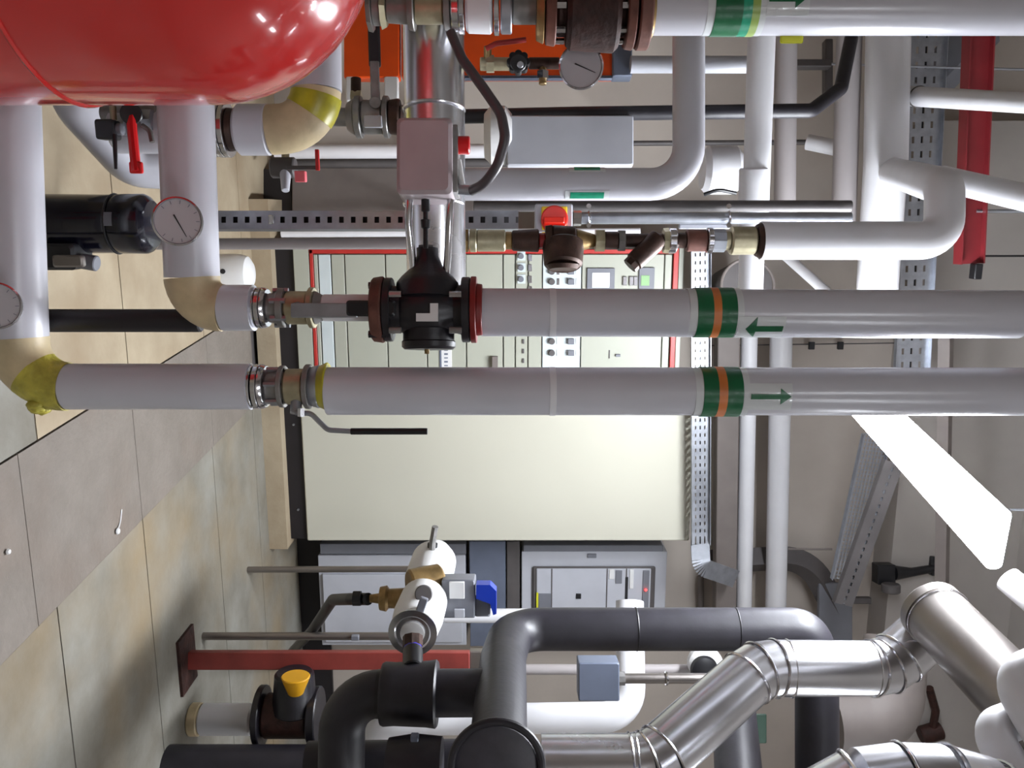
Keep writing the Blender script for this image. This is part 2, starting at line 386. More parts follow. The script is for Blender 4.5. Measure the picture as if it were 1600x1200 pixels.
# riser A with its header
hA = thing('elbowed_header', 'upper insulated header carrying the dial gauge, cream elbow turning upward', 'pipe', P(300, 480, TA))
pA = [P(283, -40, 1.68), P(302, 481, TA), P(397, 481, TA)]
path = rnd(pA, .075, 10)
obj('straight_jacket', B().tube([pA[0], path[1]], R(42, 1.73), 36), jacket2, hA)
obj('elbow', B().tube(path[1:-1], R(41, TA), 36, rr=[R(42 - 5 * i / (len(path) - 3), TA) for i in range(len(path) - 2)]), cream, hA)
obj('riser_jacket', B().tube([path[-2], P(397, 481, TA)], R(36, TA), 36), jacket, hA)
tA = thing('insulated_riser', 'white jacketed riser above the black control valve, red flange at its foot', 'pipe', P(752, 488, TA))
obj('jacket', B().cyl(P(752, 488, TA), P(1592, 491, TA), R(37.5, TA), bev=.001, seg=40), jacket, tA)
obj('end_flange', B().cyl(P(1590, 491, TA), P(1640, 491, TA), R(34, TA)), rustred, tA)

# bands and stickers on A, B and C
face_cam = -FWD
def bands(par, py, t, rpx, g0, g1, o0, o1, m1, m2, m3=None):
    r = R(rpx, t); d = UP; p = lambda px: P(px, py, t)
    obj('film', B().wrap(p(g0 - 12), d, face_cam, r, 0, R(g1 - g0 + 22, t), -PI, PI, n=36, th=.0008), clearfilm, par)
    obj('band', B().wrap(p(g0), d, face_cam, r + .001, 0, R(o0 - g0, t), -PI, PI, n=36), m1, par)
    obj('band', B().wrap(p(o0), d, face_cam, r + .001, 0, R(o1 - o0, t), -PI, PI, n=36), m2, par)
    obj('band', B().wrap(p(o1), d, face_cam, r + .001, 0, R(g1 - o1, t), -PI, PI, n=36), m3 or m1, par)
def arrow(par, py, t, rpx, px_tail, px_head, ypx, wpx, film0, film1, mshaft=None):
    r = R(rpx, t); ang = lambda y: math.asin(max(-1, min(1, (y - py) / rpx)))
    sgn = 1
    # wrap(): with d=UP and face=-FWD, g = UP x -FWD = +... sign found by test below
    f = face_cam; g = UP.cross(f); sgn = 1 if g.dot(RGT) > 0 else -1
    a0_, a1_ = sorted((sgn * ang(ypx - wpx * 2.2), sgn * ang(ypx + wpx * 2.2)))
    lo, hi = sorted((film0, film1)); st = obj('sticker', B().wrap(P(lo, py, t), UP, f, r + .0004, 0, R(hi - lo, t), a0_, a1_, th=.0008), clearfilm, par)
    lo, hi = sorted((px_tail, px_head)); hl = min(16, (hi - lo) * .35)
    ac = sgn * ang(ypx); aw = abs(ang(ypx + wpx * .42) - ang(ypx)); ah = abs(ang(ypx + wpx * 1.25) - ang(ypx))
    if px_head > px_tail: s_sh = (0, hi - hl - lo)
    else: s_sh = (hl, hi - lo)
    b = B().wrap(P(lo, py, t), UP, f, r + .0014, R(s_sh[0], t), R(s_sh[1], t), ac - aw, ac + aw)
    def tp(u):
        k = 1 - abs(2 * u - 1)
        return (R(hi - hl - lo, t), R(hi - hl - lo + hl * k + .01, t)) if px_head > px_tail else (R(hl - hl * k - .01, t), R(hl, t))
    b.wrap(P(lo, py, t), UP, f, r + .0014, 0, 0, ac - ah, ac + ah, taper=tp)
    obj('arrow', b, mshaft or green, st)
bands(tA, 488.5, TA, 37.5, 1083, 1143, 1107, 1119, green, orangeband)
bands(tB, 612, TB, 37.5, 1092, 1152, 1115, 1128, green, orangeband)
arrow(tA, 489, TA, 37.5, 1214, 1157, 515, 8, 1145, 1217)
arrow(tB, 612, TB, 37.5, 1163, 1224, 619, 9, 1153, 1226)
for par, py, t in ((tA, 488.5, TA), (tB, 611.5, TB)):
    obj('joint_tape', B().wrap(P(858, py, t), UP, face_cam, R(37.5, t), 0, R(10, t), -PI, PI, n=36, th=.0008), jacket3, par)

# ball valve on riser B
vb = thing('ball_valve', 'grey flanged ball valve with long black-gripped lever on the lower riser', 'valve', P(393, 604, TB))
chain(vb, 604, TB, [(391, 398, 34, 35, chrome, 'clamp_band'), (400, 408, 35, 35, chrome, 'clamp_band'), (409, 417, 35, 33, chrome, 'clamp_band'),
                    (417, 440, 24, 27, castgrey, 'neck'), (438, 446, 33, 33, castgrey, 'flange'), (446, 478, 28, 28, palebrass, 'body'),
                    (478, 486, 35, 35, castgrey, 'flange'), (486, 500, 31, 34, steel, 'adapter'), (499, 513, 33, 38, yellowtape, 'tape_wrap')])
for a in range(6):
    an = a * PI / 3 + .4; o = RGT * (R(29, TB) * math.cos(an)) + FWD * (R(29, TB) * math.sin(an))
    obj('bolt', B().cyl(P(420, 604, TB) + o, P(446, 604, TB) + o, R(4, TB), seg=6), steel, vb)
obj('stem', B().cyl(P(466, 612, TB) - FWD * .01, P(466, 646, TB) - FWD * .02, R(9, TB), seg=12), steel, vb)
lv = obj('lever', B().tube(rnd([P(462, 645, TB - .03), P(486, 646, TB - .03), P(512, 672, TB - .03), P(552, 674, TB - .03)], .02, 4), R(4, TB), 10), steel, vb)
obj('grip', B().cyl(P(548, 674, TB - .03), P(668, 674, TB - .03), R(5, TB), seg=14), black, lv)
obj('nut', B().cyl(P(471, 638, TB - .04), P(471, 651, TB - .04), R(6, TB), seg=6), chrome, vb)
# ball valve on riser A
va = thing('ball_valve', 'grey flanged ball valve under the black control valve, lever upright in front', 'valve', P(397, 481, TA))
chain(va, 481, TA, [(396, 403, 31, 32, chrome, 'clamp_band'), (404, 411, 32, 32, chrome, 'clamp_band'), (412, 419, 32, 30, chrome, 'clamp_band'),
                    (419, 440, 23, 26, castgrey, 'neck'), (436, 447, 31, 31, castgrey, 'flange'), (447, 484, 26, 26, palebrass, 'body'),
                    (484, 492, 32, 32, palebrass, 'flange'), (492, 506, 26, 20, castgrey, 'adapter'), (504, 586, 21, 21, jacket3, 'pipe_stub')])
for a in range(6):
    an = a * PI / 3 + .2; o = RGT * (R(27, TA) * math.cos(an)) + FWD * (R(27, TA) * math.sin(an))
    obj('bolt', B().cyl(P(428, 481, TA) + o, P(452, 481, TA) + o, R(4.5, TA), seg=6), steel, va)
obj('stem', B().cyl(P(466, 481, TA - .02), P(466, 486, TA - .07), R(11, TA), seg=12), castgrey, va)
lv = obj('lever', B().bbox(P(507, 485, TA - .075), R(22, TA), .007, R(100, TA), .003, (RGT, FWD, UP)), steel, va)
obj('grip', B().bbox(P(580, 482, TA - .075), R(24, TA), .014, R(74, TA), .006, (RGT, FWD, UP)), black, lv)
# duct foot under header A
ft = thing('pipe_support', 'black support post standing under the cream elbow', 'support', V((P(200, 500, 1.8).x, P(200, 500, 1.8).y, 0)))
pt = P(315, 501, 1.82); obj('post', B().cyl(V((pt.x, pt.y, 0)), pt, R(18, 1.82), seg=28), plinthblack, ft)
obj('foot_plate', B().box(V((pt.x, pt.y, .005)), .13, .13, .01), plinthblack, ft)

# dial gauges
def gauge(label, px, py, t, rpx, name='pressure_gauge', needle=2.1, stemto=None, marks=True):
    c = P(px, py, t); r = R(rpx, t); g = thing(name, label, 'gauge', c - UP * r)
    d = (V((0, 0, EYE)) - c).normalized(); d = (d * .7 - FWD * .3).normalized()
    obj('case', B().lathe(c - d * .028, d, [(0, r * .9), (.004, r * .96), (.026, r * .96), (.03, r), (.034, r), (.036, r * .93), (.030, r * .9)], 40), chrome, g)
    obj('dial', B().lathe(c - d * .0, d, [(0, r * .9), (.0035, r * .9)], 40), glass_face, g)
    _, u, v = frame(d)
    upv = (UP - d * UP.dot(d)).normalized(); rv_ = upv.cross(d)
    if marks:
        tk = B()
        for k in range(11):
            a = -2.35 + 4.7 * k / 10; e = upv * math.cos(a) + rv_ * math.sin(a); pe = d.cross(e)
            tk.box(c + d * .0042 + e * r * .78, r * .03, r * .14, .0008, (pe, e, d))
        obj('scale_mark', tk, midgrey, g)
    e = upv * math.cos(needle) + rv_ * math.sin(needle); pe = d.cross(e)
    obj('needle', B().prism([(-.03 * r, -.3 * r), (.03 * r, -.3 * r), (.012 * r, .7 * r), (-.012 * r, .7 * r)], c + d * .0048, pe, e, d, .001), black, g)
    if stemto is not None: obj('stem', B().cyl(c - d * .012, stemto, .008, seg=12), brass, g)
    return g
gauge('round dial gauge on the upper header, needle tilted', 278, 346, 1.60, 38, needle=1.1, stemto=P(292, 346, 1.70))
gauge('dial gauge at the left edge on the low header pipe', -6, 478, 1.60, 37, needle=1.5, stemto=P(14, 478, 1.70))

# ================================================================== BLACK CONTROL VALVE AND ITS ACTUATOR
TV = 1.74; YV = 484
cv = thing('control_valve', 'black cast-iron control valve with red flange between the two pipe lengths', 'valve', P(583, YV, TV))
chain(cv, YV, TV, [(583, 601, 50, 52, rustred, 'counter_flange'), (602, 614, 50, 50, blackpaint, 'flange'), (722, 735, 51, 51, blackpaint, 'flange'),
                   (736, 745, 52, 52, flangered, 'gasket_flange'), (745, 754, 41, 40, flangered, 'gasket_flange')])
r = lambda k: R(k, TV)
bd = B().lathe(P(612, YV, TV), UP, [(0, r(38)), (r(16), r(36)), (r(32), r(44)), (r(56), r(50)), (r(82), r(44)), (r(98), r(36)), (r(112), r(40))], 36)
obj('body', bd, blackpaint, cv)
obj('bottom_cover', B().lathe(P(670, YV, TV), RGT, [(r(30), r(40)), (r(48), r(40)), (r(50), r(42)), (r(58), r(42)), (r(62), r(38))], 36), blackpaint, cv)
obj('drain_plug', B().cyl(P(667, 544, TV), P(667, 553, TV), r(4), seg=6), brass, cv)
obj('bonnet', B().lathe(P(668, YV, TV), -RGT, [(r(20), r(52)), (r(42), r(48)), (r(52), r(40)), (r(66), r(25)), (r(84), r(17)), (r(96), r(17))], 32), blackpaint, cv)
obj('packing_nut', B().cyl(P(666, 394, TV), P(666, 384, TV), r(13), seg=6), darkgrey, cv)
for px in (617, 711):
    for py in (460, 516):
        obj('bolt', B().cyl(P(px - 9, py, TV - .062), P(px + 10, py, TV - .062), r(5), seg=8), chrome if py == 460 else castgrey, cv)
for py in (446, 522):
    obj('bolt', B().cyl(P(576, py, TV - .03), P(604, py, TV - .03), r(6), seg=6), blackpaint, cv)
mk = B(); o = P(650, 502, TV - r(54))
mk.prism([(0, 0), (0, r(12)), (r(21), r(12)), (r(21), r(27)), (r(33), r(27)), (r(33), 0)], o, UP, -RGT, FWD, .005)
obj('casting_mark', mk, white, cv)
ac = thing('valve_actuator', 'mauve-grey actuator box with red cap left of the black control valve', 'actuator', P(625, 300, 1.7))
TX = 1.70
obj('housing', B().bbox(P(667, 254, TX), R(116, TX), .11, R(84, TX), .01, (RGT, FWD, UP)), mauvegrey, ac)
obj('side_cover', B().bbox(P(712, 254, TX + .01), R(104, TX), .07, R(10, TX), .003, (RGT, FWD, UP)), castgrey, ac)
obj('cap', B().cyl(P(714, 227, TX), P(734, 227, TX), R(14, TX)), redplastic, ac)
obj('gland', B().cyl(P(716, 250, TX), P(722, 290, TX), R(5, TX)), white, ac)
obj('gland', B().cyl(P(714, 296, TX), P(738, 298, TX), R(8, TX)), steel, ac)
for a, b_, w in ((640, 646, 9), (704, 697, 9)):
    obj('yoke_arm', B().tube([P(a, 312, TX), P(a - 2, 350, TX), P(a + (b_ - a) * .6, 400, TX + .02), P(b_, 428, TX + .03)], R(6, TX), 12), chrome, ac)
obj('spindle', B().lathe(P(665, 312, TX), RGT, [(0, R(7, TX)), (R(18, TX), R(7, TX)), (R(20, TX), R(4, TX)), (R(30, TX), R(4, TX)), (R(32, TX), R(8, TX)), (R(44, TX), R(7, TX)), (R(46, TX), R(4, TX)), (R(76, TX), R(4, TX))], 16), black, ac)
tag(obj('cable_hose', B().tube(rnd([P(704, 50, 1.66), P(722, 92, 1.65), P(757, 140, 1.64), P(783, 178, 1.63), P(790, 215, 1.63), P(778, 258, 1.64), P(757, 288, 1.66), P(736, 298, TX)], .06, 5), R(8, 1.65), 16), hose),
    'dark grey flexible hose looping beside the actuator box', 'hose')
# clad pipe behind the actuator
cp = thing('clad_pipe', 'shiny metal-clad horizontal pipe behind the actuator box', 'pipe', P(676, 200, 1.9))
obj('cladding', B().cyl(P(676, -80, 1.88), P(682, 452, 2.0), R(47, 1.95), seg=40), alu, cp)
for y in (172, 320): obj('joint_ring', B().ring(P(678, y, 1.88 + y * .00026), RGT, R(47, 1.95), .003, 40, 6), alu, cp)

# ================================================================== TOP LINE (riser C)
TC = 1.78; YC_ = 15
pc = thing('insulated_riser', 'white jacketed riser along the top edge with teal band and arrow', 'pipe', P(1020, YC_, TC))
obj('jacket', B().cyl(P(1018, YC_, TC), P(1640, YC_, TC), R(38, TC), bev=.001, seg=40), jacket, pc)
bands(pc, YC_, TC, 38, 1110, 1178, 1152, 1166, green, tealtape, limetape)
arrow(pc, YC_, TC, 38, 1190, 1246, 16, 10, 1187, 1252)
bv = thing('flanged_valve', 'brown rusty flanged valve at the top edge left of the white riser', 'valve', P(838, YC_, TC))
chain(bv, YC_, TC, [(838, 850, 46, 50, brass, 'flange'), (852, 868, 52, 54, rustred, 'flange'), (868, 978, 40, 40, rust, 'body'), (884, 966, 60, 64, rust, 'bonnet_ring'),
                    (976, 990, 58, 60, rustred, 'flange'), (994, 1014, 60, 60, rustred, 'flange'), (1012, 1020, 44, 42, brass, 'gasket')])
for px in (874, 974):
    for a in range(8):
        an = a * PI / 4 + .3; o = RGT * (R(46, TC) * math.cos(an)) + FWD * (R(46, TC) * math.sin(an))
        obj('bolt', B().cyl(P(px - 8, YC_, TC) + o, P(px + 8, YC_, TC) + o, R(5, TC), seg=6), chrome, bv)
gv = thing('ball_valve', 'grey ball valve at the top edge between steel couplings', 'valve', P(575, YC_, TC))
chain(gv, YC_, TC, [(575, 582, 32, 34, castgrey, 'nut', 8), (582, 596, 24, 24, castgrey, 'neck'), (596, 604, 30, 26, palebrass, 'nut', 8), (604, 640, 20, 22, castgrey, 'neck'), (638, 648, 30, 32, castgrey, 'flange'),
                    (648, 694, 22, 22, palebrass, 'body'), (694, 704, 30, 30, castgrey, 'flange'), (706, 718, 34, 36, chrome, 'coupling'),
                    (718, 726, 37, 37, chrome, 'clamp_band'), (728, 770, 35, 36, jacket3, 'sleeve'), (772, 780, 38, 38, chrome, 'clamp_band'), (782, 800, 36, 36, steel, 'coupling'), (800, 840, 22, 22, castgrey, 'pipe_stub')])
tag(obj('gauge_tag', B().bbox(P(1237, 60, 1.8), R(15, 1.8), .004, R(36, 1.8), .004), yellowtag), 'small yellow tag showing below the top white riser', 'tag')
g3 = gauge('silver round gauge in front of the orange housing', 908, 104, 1.9, 35, needle=.4, marks=False, stemto=P(908, 130, 1.96))

# small cocks in front of the orange box
ck = thing('drain_cock', 'brass cock with red lever in front of the orange housing', 'valve', P(745, 100, 2.0))
obj('body', B().cyl(P(750, 100, 2.), P(800, 100, 2.), R(10, 2.)), palebrass, ck)
obj('nut', B().cyl(P(760, 100, 2.), P(772, 100, 2.), R(14, 2.), seg=6), palebrass, ck)
obj('stem', B().cyl(P(762, 100, 2.), P(762, 72, 1.98), R(6, 2.)), brass, ck)
obj('lever', B().tube(rnd([P(760, 76, 1.97), P(775, 68, 1.96), P(822, 62, 1.96)], .02, 4), R(4, 2.), 10), redpaint, ck)
kn = thing('handwheel_valve', 'black handwheel valve in front of the orange housing', 'valve', P(795, 98, 1.98))
kb = B()
for k in range(8): kb.cyl(P(810, 98, 1.97) + (UP * math.cos(k * PI / 4) + RGT * math.sin(k * PI / 4)) * R(12, 2) - FWD * .01, P(810, 98, 1.97) + (UP * math.cos(k * PI / 4) + RGT * math.sin(k * PI / 4)) * R(12, 2) + FWD * .012, R(6, 2), seg=12)
kb.cyl(P(810, 98, 1.95), P(810, 98, 1.985), R(13, 2)); obj('handwheel', kb, black, kn)
obj('hub', B().cyl(P(813, 101, 1.935), P(813, 101, 1.955), R(5, 2)), steel, kn)
obj('body', B().cyl(P(826, 99, 2.0), P(874, 99, 2.0), R(9, 2)), bronze, kn)
obj('stub', B().cyl(P(848, 99, 2.), P(848, 132, 2.), R(6, 2)), brass, kn)
obj('nut', B().cyl(P(848, 112, 2.), P(848, 124, 2.), R(10, 2), seg=6), chrome, kn)

# orange housing
TO = 2.95
ob = thing('boiler_housing', 'orange sheet-metal housing behind the top valves with blue-grey end', 'boiler', P(535, 0, TO))
def pbox(x0, x1, y0, y1, t, dep):            # centre and size of a box whose front is seen at the pixel box
    c = P((x0 + x1) / 2, (y0 + y1) / 2, t) + FWD * dep / 2
    return c, R(y1 - y0, t), dep, R(x1 - x0, t), .006, (RGT, FWD, UP)
obj('casing', B().bbox(*pbox(537, 624, -200, 121, TO, .05)), orange, ob)
obj('casing', B().bbox(*pbox(627, 960, -200, 120, TO, .05)), orange, ob)
obj('end_cap', B().bbox(*pbox(957, 988, -200, 119, TO - .02, .06)), bluegrey, ob)
obj('lower_trim', B().bbox(*pbox(720, 957, 117, 124, TO - .01, .02)), bluegrey, ob)
obj('base_bracket', B().bbox(*pbox(540, 560, 118, 158, TO, .03)), white, ob)
obj('base_bracket', B().bbox(*pbox(600, 622, 118, 160, TO, .03)), white, ob)

# grey ball valve above the floor clutter, lever to the left
v3 = thing('ball_valve', 'grey flanged ball valve with black lever in front of the orange housing', 'valve', P(540, 183, 2.2))
T3 = 2.2
chain(v3, 183, T3, [(436, 545, 14, 14, castgrey, 'pipe_stub'), (543, 556, 22, 28, castgrey, 'neck'), (556, 566, 32, 32, castgrey, 'flange'), (566, 600, 26, 26, castgrey, 'body'), (600, 608, 32, 32, castgrey, 'flange'), (608, 626, 26, 28, bronze, 'neck'), (626, 720, 18, 18, castgrey, 'pipe_stub')])
obj('window', B().bbox(P(583, 190, T3 - .046), R(18, T3), .012, R(28, T3), .003), lightgrey, v3)
obj('lever', B().bbox(P(586, 130, T3 - .05), R(64, T3), .008, R(14, T3), .003), castgrey, v3)
obj('grip', B().bbox(P(585, 70, T3 - .05), R(66, T3), .016, R(18, T3), .006), black, v3)
obj('stem', B().cyl(P(586, 160, T3 - .055), P(586, 160, T3 - .0), R(9, T3)), castgrey, v3)
sm = thing('angle_stop', 'small bronze stop fitting below the orange housing', 'valve', P(556, 150, 2.3))
obj('body', B().cyl(P(556, 122, 2.3), P(556, 165, 2.3), R(8, 2.3)), bronze, sm); obj('nut', B().cyl(P(549, 152, 2.3), P(565, 152, 2.3), R(11, 2.3), seg=6), palebrass, sm)

# third header: elbow with yellow tape
T4 = 1.98
h3 = thing('elbowed_header', 'cream elbow with yellow tape emerging below the red vessel', 'pipe', P(372, 205, T4))
p4 = [P(372, 204, T4), P(495, 200, T4), P(492, -60, T4 - .03)]
path = rnd(p4, .09, 12)
obj('riser_jacket', B().cyl(P(371, 203, T4), P(424, 203, T4), R(39, T4), seg=36), jacket2, h3)
obj('elbow', B().tube([P(422, 203, T4)] + path[1:-1], R(38, T4), 36), cream, h3)
obj('tape_wrap', B().tube(path[8:13], R(39.5, T4), 36), yellowtape, h3)
obj('straight_jacket', B().tube([path[-2], path[-1]], R(39, T4), 36), jacket2, h3)
ch = thing('check_valve', 'bright ribbed steel coupling beside the upper header under the vessel', 'coupling', P(328, 203, T4))
chain(ch, 203, T4, [(322, 331, 42, 42, darkgrey, 'flange'), (333, 342, 41, 41, chrome, 'rib'), (343, 350, 42, 42, chrome, 'rib'), (351, 359, 42, 42, chrome, 'rib'), (359, 372, 33, 30, bronze, 'neck'), (180, 322, 36, 36, jacket2, 'pipe_stub')])
# small cock with red lever and pink tag
sc_ = thing('drain_cock', 'small dull fitting with thin red lever and pink tab right of the cream elbow', 'valve', P(425, 265, 2.3))
obj('body', B().cyl(P(424, 262, 2.3), P(462, 262, 2.3), R(16, 2.3)), darkgrey, sc_)
obj('nozzle', B().cyl(P(446, 268, 2.29), P(446, 298, 2.27), R(9, 2.3), R(6, 2.3)), lightgrey, sc_)
obj('stem', B().cyl(P(446, 240, 2.3), P(446, 256, 2.3), R(6, 2.3)), palebrass, sc_)
obj('lever', B().bbox(P(496, 250, 2.25), R(32, 2.25), .01, R(6, 2.25), .002), redplastic, sc_)
obj('lever_bar', B().bbox(P(474, 262, 2.26), R(6, 2.25), .01, R(52, 2.25), .002), darkgrey, sc_)
obj('tab', B().bbox(P(470, 276, 2.25), R(17, 2.25), .02, R(17, 2.25), .003), mat('pink_plastic', (236, 110, 120), .4), sc_)

# white diagonal pipe, red-lever cock, black knob between headers
dp = thing('insulated_branch', 'white insulated branch pipe bending down behind the two headers', 'pipe', P(120, 230, 2.15))
obj('jacket', B().tube(rnd([P(85, 60, 2.0), P(118, 165, 2.05), P(205, 262, 2.2), P(330, 270, 2.3)], [.1, .08], 6), R(31, 2.15), 28), jacket2, dp, label='smooth bluish jacket')
rl = thing('lever_valve', 'small valve with upright red lever between the two headers', 'valve', P(205, 180, 1.9))
obj('lever', B().tube([P(205, 160, 1.86), P(206, 200, 1.86), P(210, 240, 1.86), P(213, 268, 1.86)], R(7.5, 1.86), 10), redplastic, rl)
obj('lever_tip', B().bbox(P(213, 262, 1.86), R(18, 1.86), .012, R(20, 1.86), .004), redplastic, rl)
obj('body', B().cyl(P(160, 178, 1.95), P(248, 176, 1.95), R(13, 1.95)), castgrey, rl)
obj('hub', B().cyl(P(205, 178, 1.85), P(205, 178, 1.93), R(16, 1.9)), black, rl)
obj('nut', B().cyl(P(188, 196, 1.93), P(200, 196, 1.93), R(18, 1.9), seg=6), steel, rl)
obj('nut', B().cyl(P(226, 188, 1.93), P(240, 188, 1.93), R(18, 1.9), seg=6), steel, rl)
obj('hook', B().tube(rnd([P(222, 196, 1.9), P(234, 204, 1.9), P(238, 222, 1.9)], .02, 4), R(4, 1.9), 10), castgrey, rl)
bk = thing('vent_plug', 'black cube-like vent head with thin black rod left of the red lever', 'vent', P(155, 200, 1.9))
obj('head', B().bbox(P(169, 203, 1.88), R(30, 1.88), .04, R(30, 1.88), .006), black, bk)
obj('rod', B().cyl(P(179, 210, 1.86), P(181, 264, 1.86), R(4, 1.86), R(2.5, 1.86), seg=10), black, bk)
obj('spigot', B().cyl(P(176, 166, 1.88), P(178, 190, 1.88), R(5, 1.88)), palebrass, bk)
obj('washer', B().cyl(P(180, 202, 1.88), P(192, 202, 1.88), R(9, 1.88)), midgrey, bk)

# pump motor
TM = 2.1
pm = thing('pump', 'gloss black pump motor standing upright behind the low header', 'pump', V((P(0, 350, TM).x, P(0, 350, TM).y, 0)))
zc = lambda px: P(px, 350, TM)
obj('motor', B().lathe(zc(66), UP, [(0, R(46, TM)), (R(6, TM), R(46, TM)), (R(112, TM), R(45, TM)), (R(116, TM), R(44, TM))], 40), motorblack, pm)
obj('fan_cover', B().lathe(zc(182), UP, [(0, R(44, TM)), (R(10, TM), R(46, TM)), (R(46, TM), R(46, TM)), (R(52, TM), R(43, TM)), (R(58, TM), R(36, TM)), (R(60, TM), R(20, TM))], 40), motorblack, pm)
obj('joint_ring', B().ring(zc(183), UP, R(45.5, TM), .003, 40, 6), black, pm)
obj('name_plate', B().wrap(zc(184), UP, -FWD, R(46, TM), .0, .02, -.2, .25, th=.001), midgrey, pm)
obj('terminal_box', B().bbox(P(106, 400, TM - .02), R(40, TM), .1, R(50, TM), .01), black, pm)
obj('terminal_cover', B().bbox(P(108, 408, TM - .075), R(18, TM), .02, R(46, TM), .006), alu_dull, pm)
obj('cable_gland', B().cyl(P(128, 408, TM - .03), P(152, 412, TM - .03), R(12, TM)), midgrey, pm)
q = zc(66); obj('lantern', B().cyl(V((q.x, q.y, .1)), q + UP * .005, .06), motorblack, pm)
obj('base', B().cyl(V((q.x, q.y, 0)), V((q.x, q.y, .1)), .11), blackpaint, pm)
# little white ball float / cap right of elbow A
tw = 3.72; qw = P(334, 428, tw)
wf = thing('drum', 'small white round-topped drum on the floor behind the upper elbow', 'drum', V((qw.x, qw.y, 0)))
obj('shell', B().lathe(V((qw.x, qw.y, 0)), UP, [(0, R(31, tw)), (R(48, tw), R(31, tw)), (R(60, tw), R(27, tw)), (R(66, tw), R(18, tw)), (R(68, tw), R(4, tw))], 28), white, wf)
obj('knob', B().cyl(P(348, 424, tw - .1), P(348, 424, tw - .07), R(4, tw), seg=10), black, wf)

# ================================================================== UPRIGHT STRUTS AND CONDUITS LEFT
TS = 2.45
def slotted_strut(label, px0, px1, y0, y1, t, holes, m=steel, sp=18.4, cat='strut'):
    s = thing('slotted_strut', label, cat, P(px0, (y0 + y1) / 2, t)); w = R(y1 - y0, t); yc = (y0 + y1) / 2
    # a C profile face built as rails and bridges around real slots
    n = max(1, int((px1 - px0) / sp)); hw = R(8, t)
    rail = B()
    for e in (-1, 1): rail.box(P((px0 + px1) / 2, yc, t) + RGT * (e * (w / 2 - w * .16)), w * .32, .003, R(px1 - px0, t), (RGT, FWD, UP))
    for e in (-1, 1): rail.box(P((px0 + px1) / 2, yc, t) + RGT * (e * w / 2) + FWD * .02, .003, .04, R(px1 - px0, t), (RGT, FWD, UP))
    obj('rail', rail, m, s)
    if holes:
        br = B()
        for k in range(n): br.box(P(px0 + sp * (k + .5), yc, t), w * .38, .003, R(sp * .6, t), (RGT, FWD, UP))
        obj('bridge', br, m, s)
    obj('back_web', B().box(P((px0 + px1) / 2, yc, t) + FWD * .04, w, .003, R(px1 - px0, t), (RGT, FWD, UP)), darkgrey, s)
    return s
st1 = slotted_strut('galvanised slotted strut standing left of the panel, above the floor', 92, 810, 330, 357, TS, True)
obj('clip', B().bbox(P(424, 343, TS - .008), R(14, TS), .01, R(8, TS), .003), chrome, st1)
simple_pipe('conduit', 'slim grey upright pipe between strut and red-framed panel', 'pipe', [P(60, 382, 2.55), P(726, 380, 2.5)], R(9, 2.5), greyjacket)
simple_pipe('conduit', 'white upright pipe beside the grey ball valve lever', 'pipe', [P(430, 237, 4.2), P(760, 236, 4.2)], R(11, 4.2), jacket3)
simple_pipe('conduit', 'dark upright pipe next to the taupe cabinet side', 'pipe', [P(428, 256, 4.3), P(800, 254, 4.3)], R(7, 4.3), darkgrey)
tc_ = thing('steel_cabinet', 'low taupe steel cabinet side behind the slotted strut', 'cabinet', V((P(456, 295, 4.5).x, P(456, 295, 4.5).y, 0)))
obj('body', B().bbox(*pbox(456, 740, 262, 330, 4.5, .15)), taupe, tc_)
obj('plinth', B().bbox(*pbox(411, 456, 264, 330, 4.52, .13)), plinthblack, tc_)
# grey-beige block far left of wall
simple_pipe('conduit', 'thin beige upright pipe beside the red-framed panel edge', 'pipe', [P(440, 365, 4.2), P(1000, 362, 4.2)], R(6, 4.2), jacket3)

# ================================================================== PIPE D loop and small line F
TD = 2.4
pd = thing('insulated_pipe', 'white pipe bending from upright run to level run above the wall box', 'pipe', P(640, 288, TD))
obj('jacket', B().tube(rnd([P(640, 288, TD), P(1076, 288, TD), P(1076, -60, TD)], .11, 10), R(25, TD), 32), jacket, pd)
for y0, y1, x0, x1 in ((262, 276, 888, 944), (304, 314, 882, 950)):
    obj('sticker', B().wrap(P(x0, 288, TD), UP, -FWD, R(25, TD), 0, R(x1 - x0, TD), *((-1.35, -.6) if y0 < 290 else (.62, 1.3))), clearfilm, pd)
    obj('sticker_print', B().wrap(P(x0 + 8, 288, TD), UP, -FWD, R(25, TD) + .0012, 0, R(x1 - x0 - 16, TD), *((-1.25, -.75) if y0 < 290 else (.72, 1.2))), tealtape, pd)
TF = 2.35; YF = 376
pf = thing('insulated_pipe', 'thick white pipe above the brass strainer, hooking back at the top', 'pipe', P(1188, YF, TF))
obj('jacket', B().tube(rnd([P(1188, YF, TF), P(1475, YF, TF), P(1476, 292, TF + .02), P(1392, 268, 3.3)], [.075, .06], 10), R(29.5, TF), 36), jacket3, pf)
obj('collar', B().cyl(P(1181, YF, TF), P(1190, YF, TF), R(25, TF), R(28, TF)), bronze, pf)
simple_pipe('insulated_pipe', 'white pipe slanting up and out at top right past the red beam', 'pipe', [P(1470, 278, 2.75), P(1640, 318, 2.45)], R(20, 2.6), jacket3)
ln = thing('strainer_line', 'upright line of brass unions, bronze valve and Y-strainer under the thick white pipe', 'valve', P(722, YF, TF))
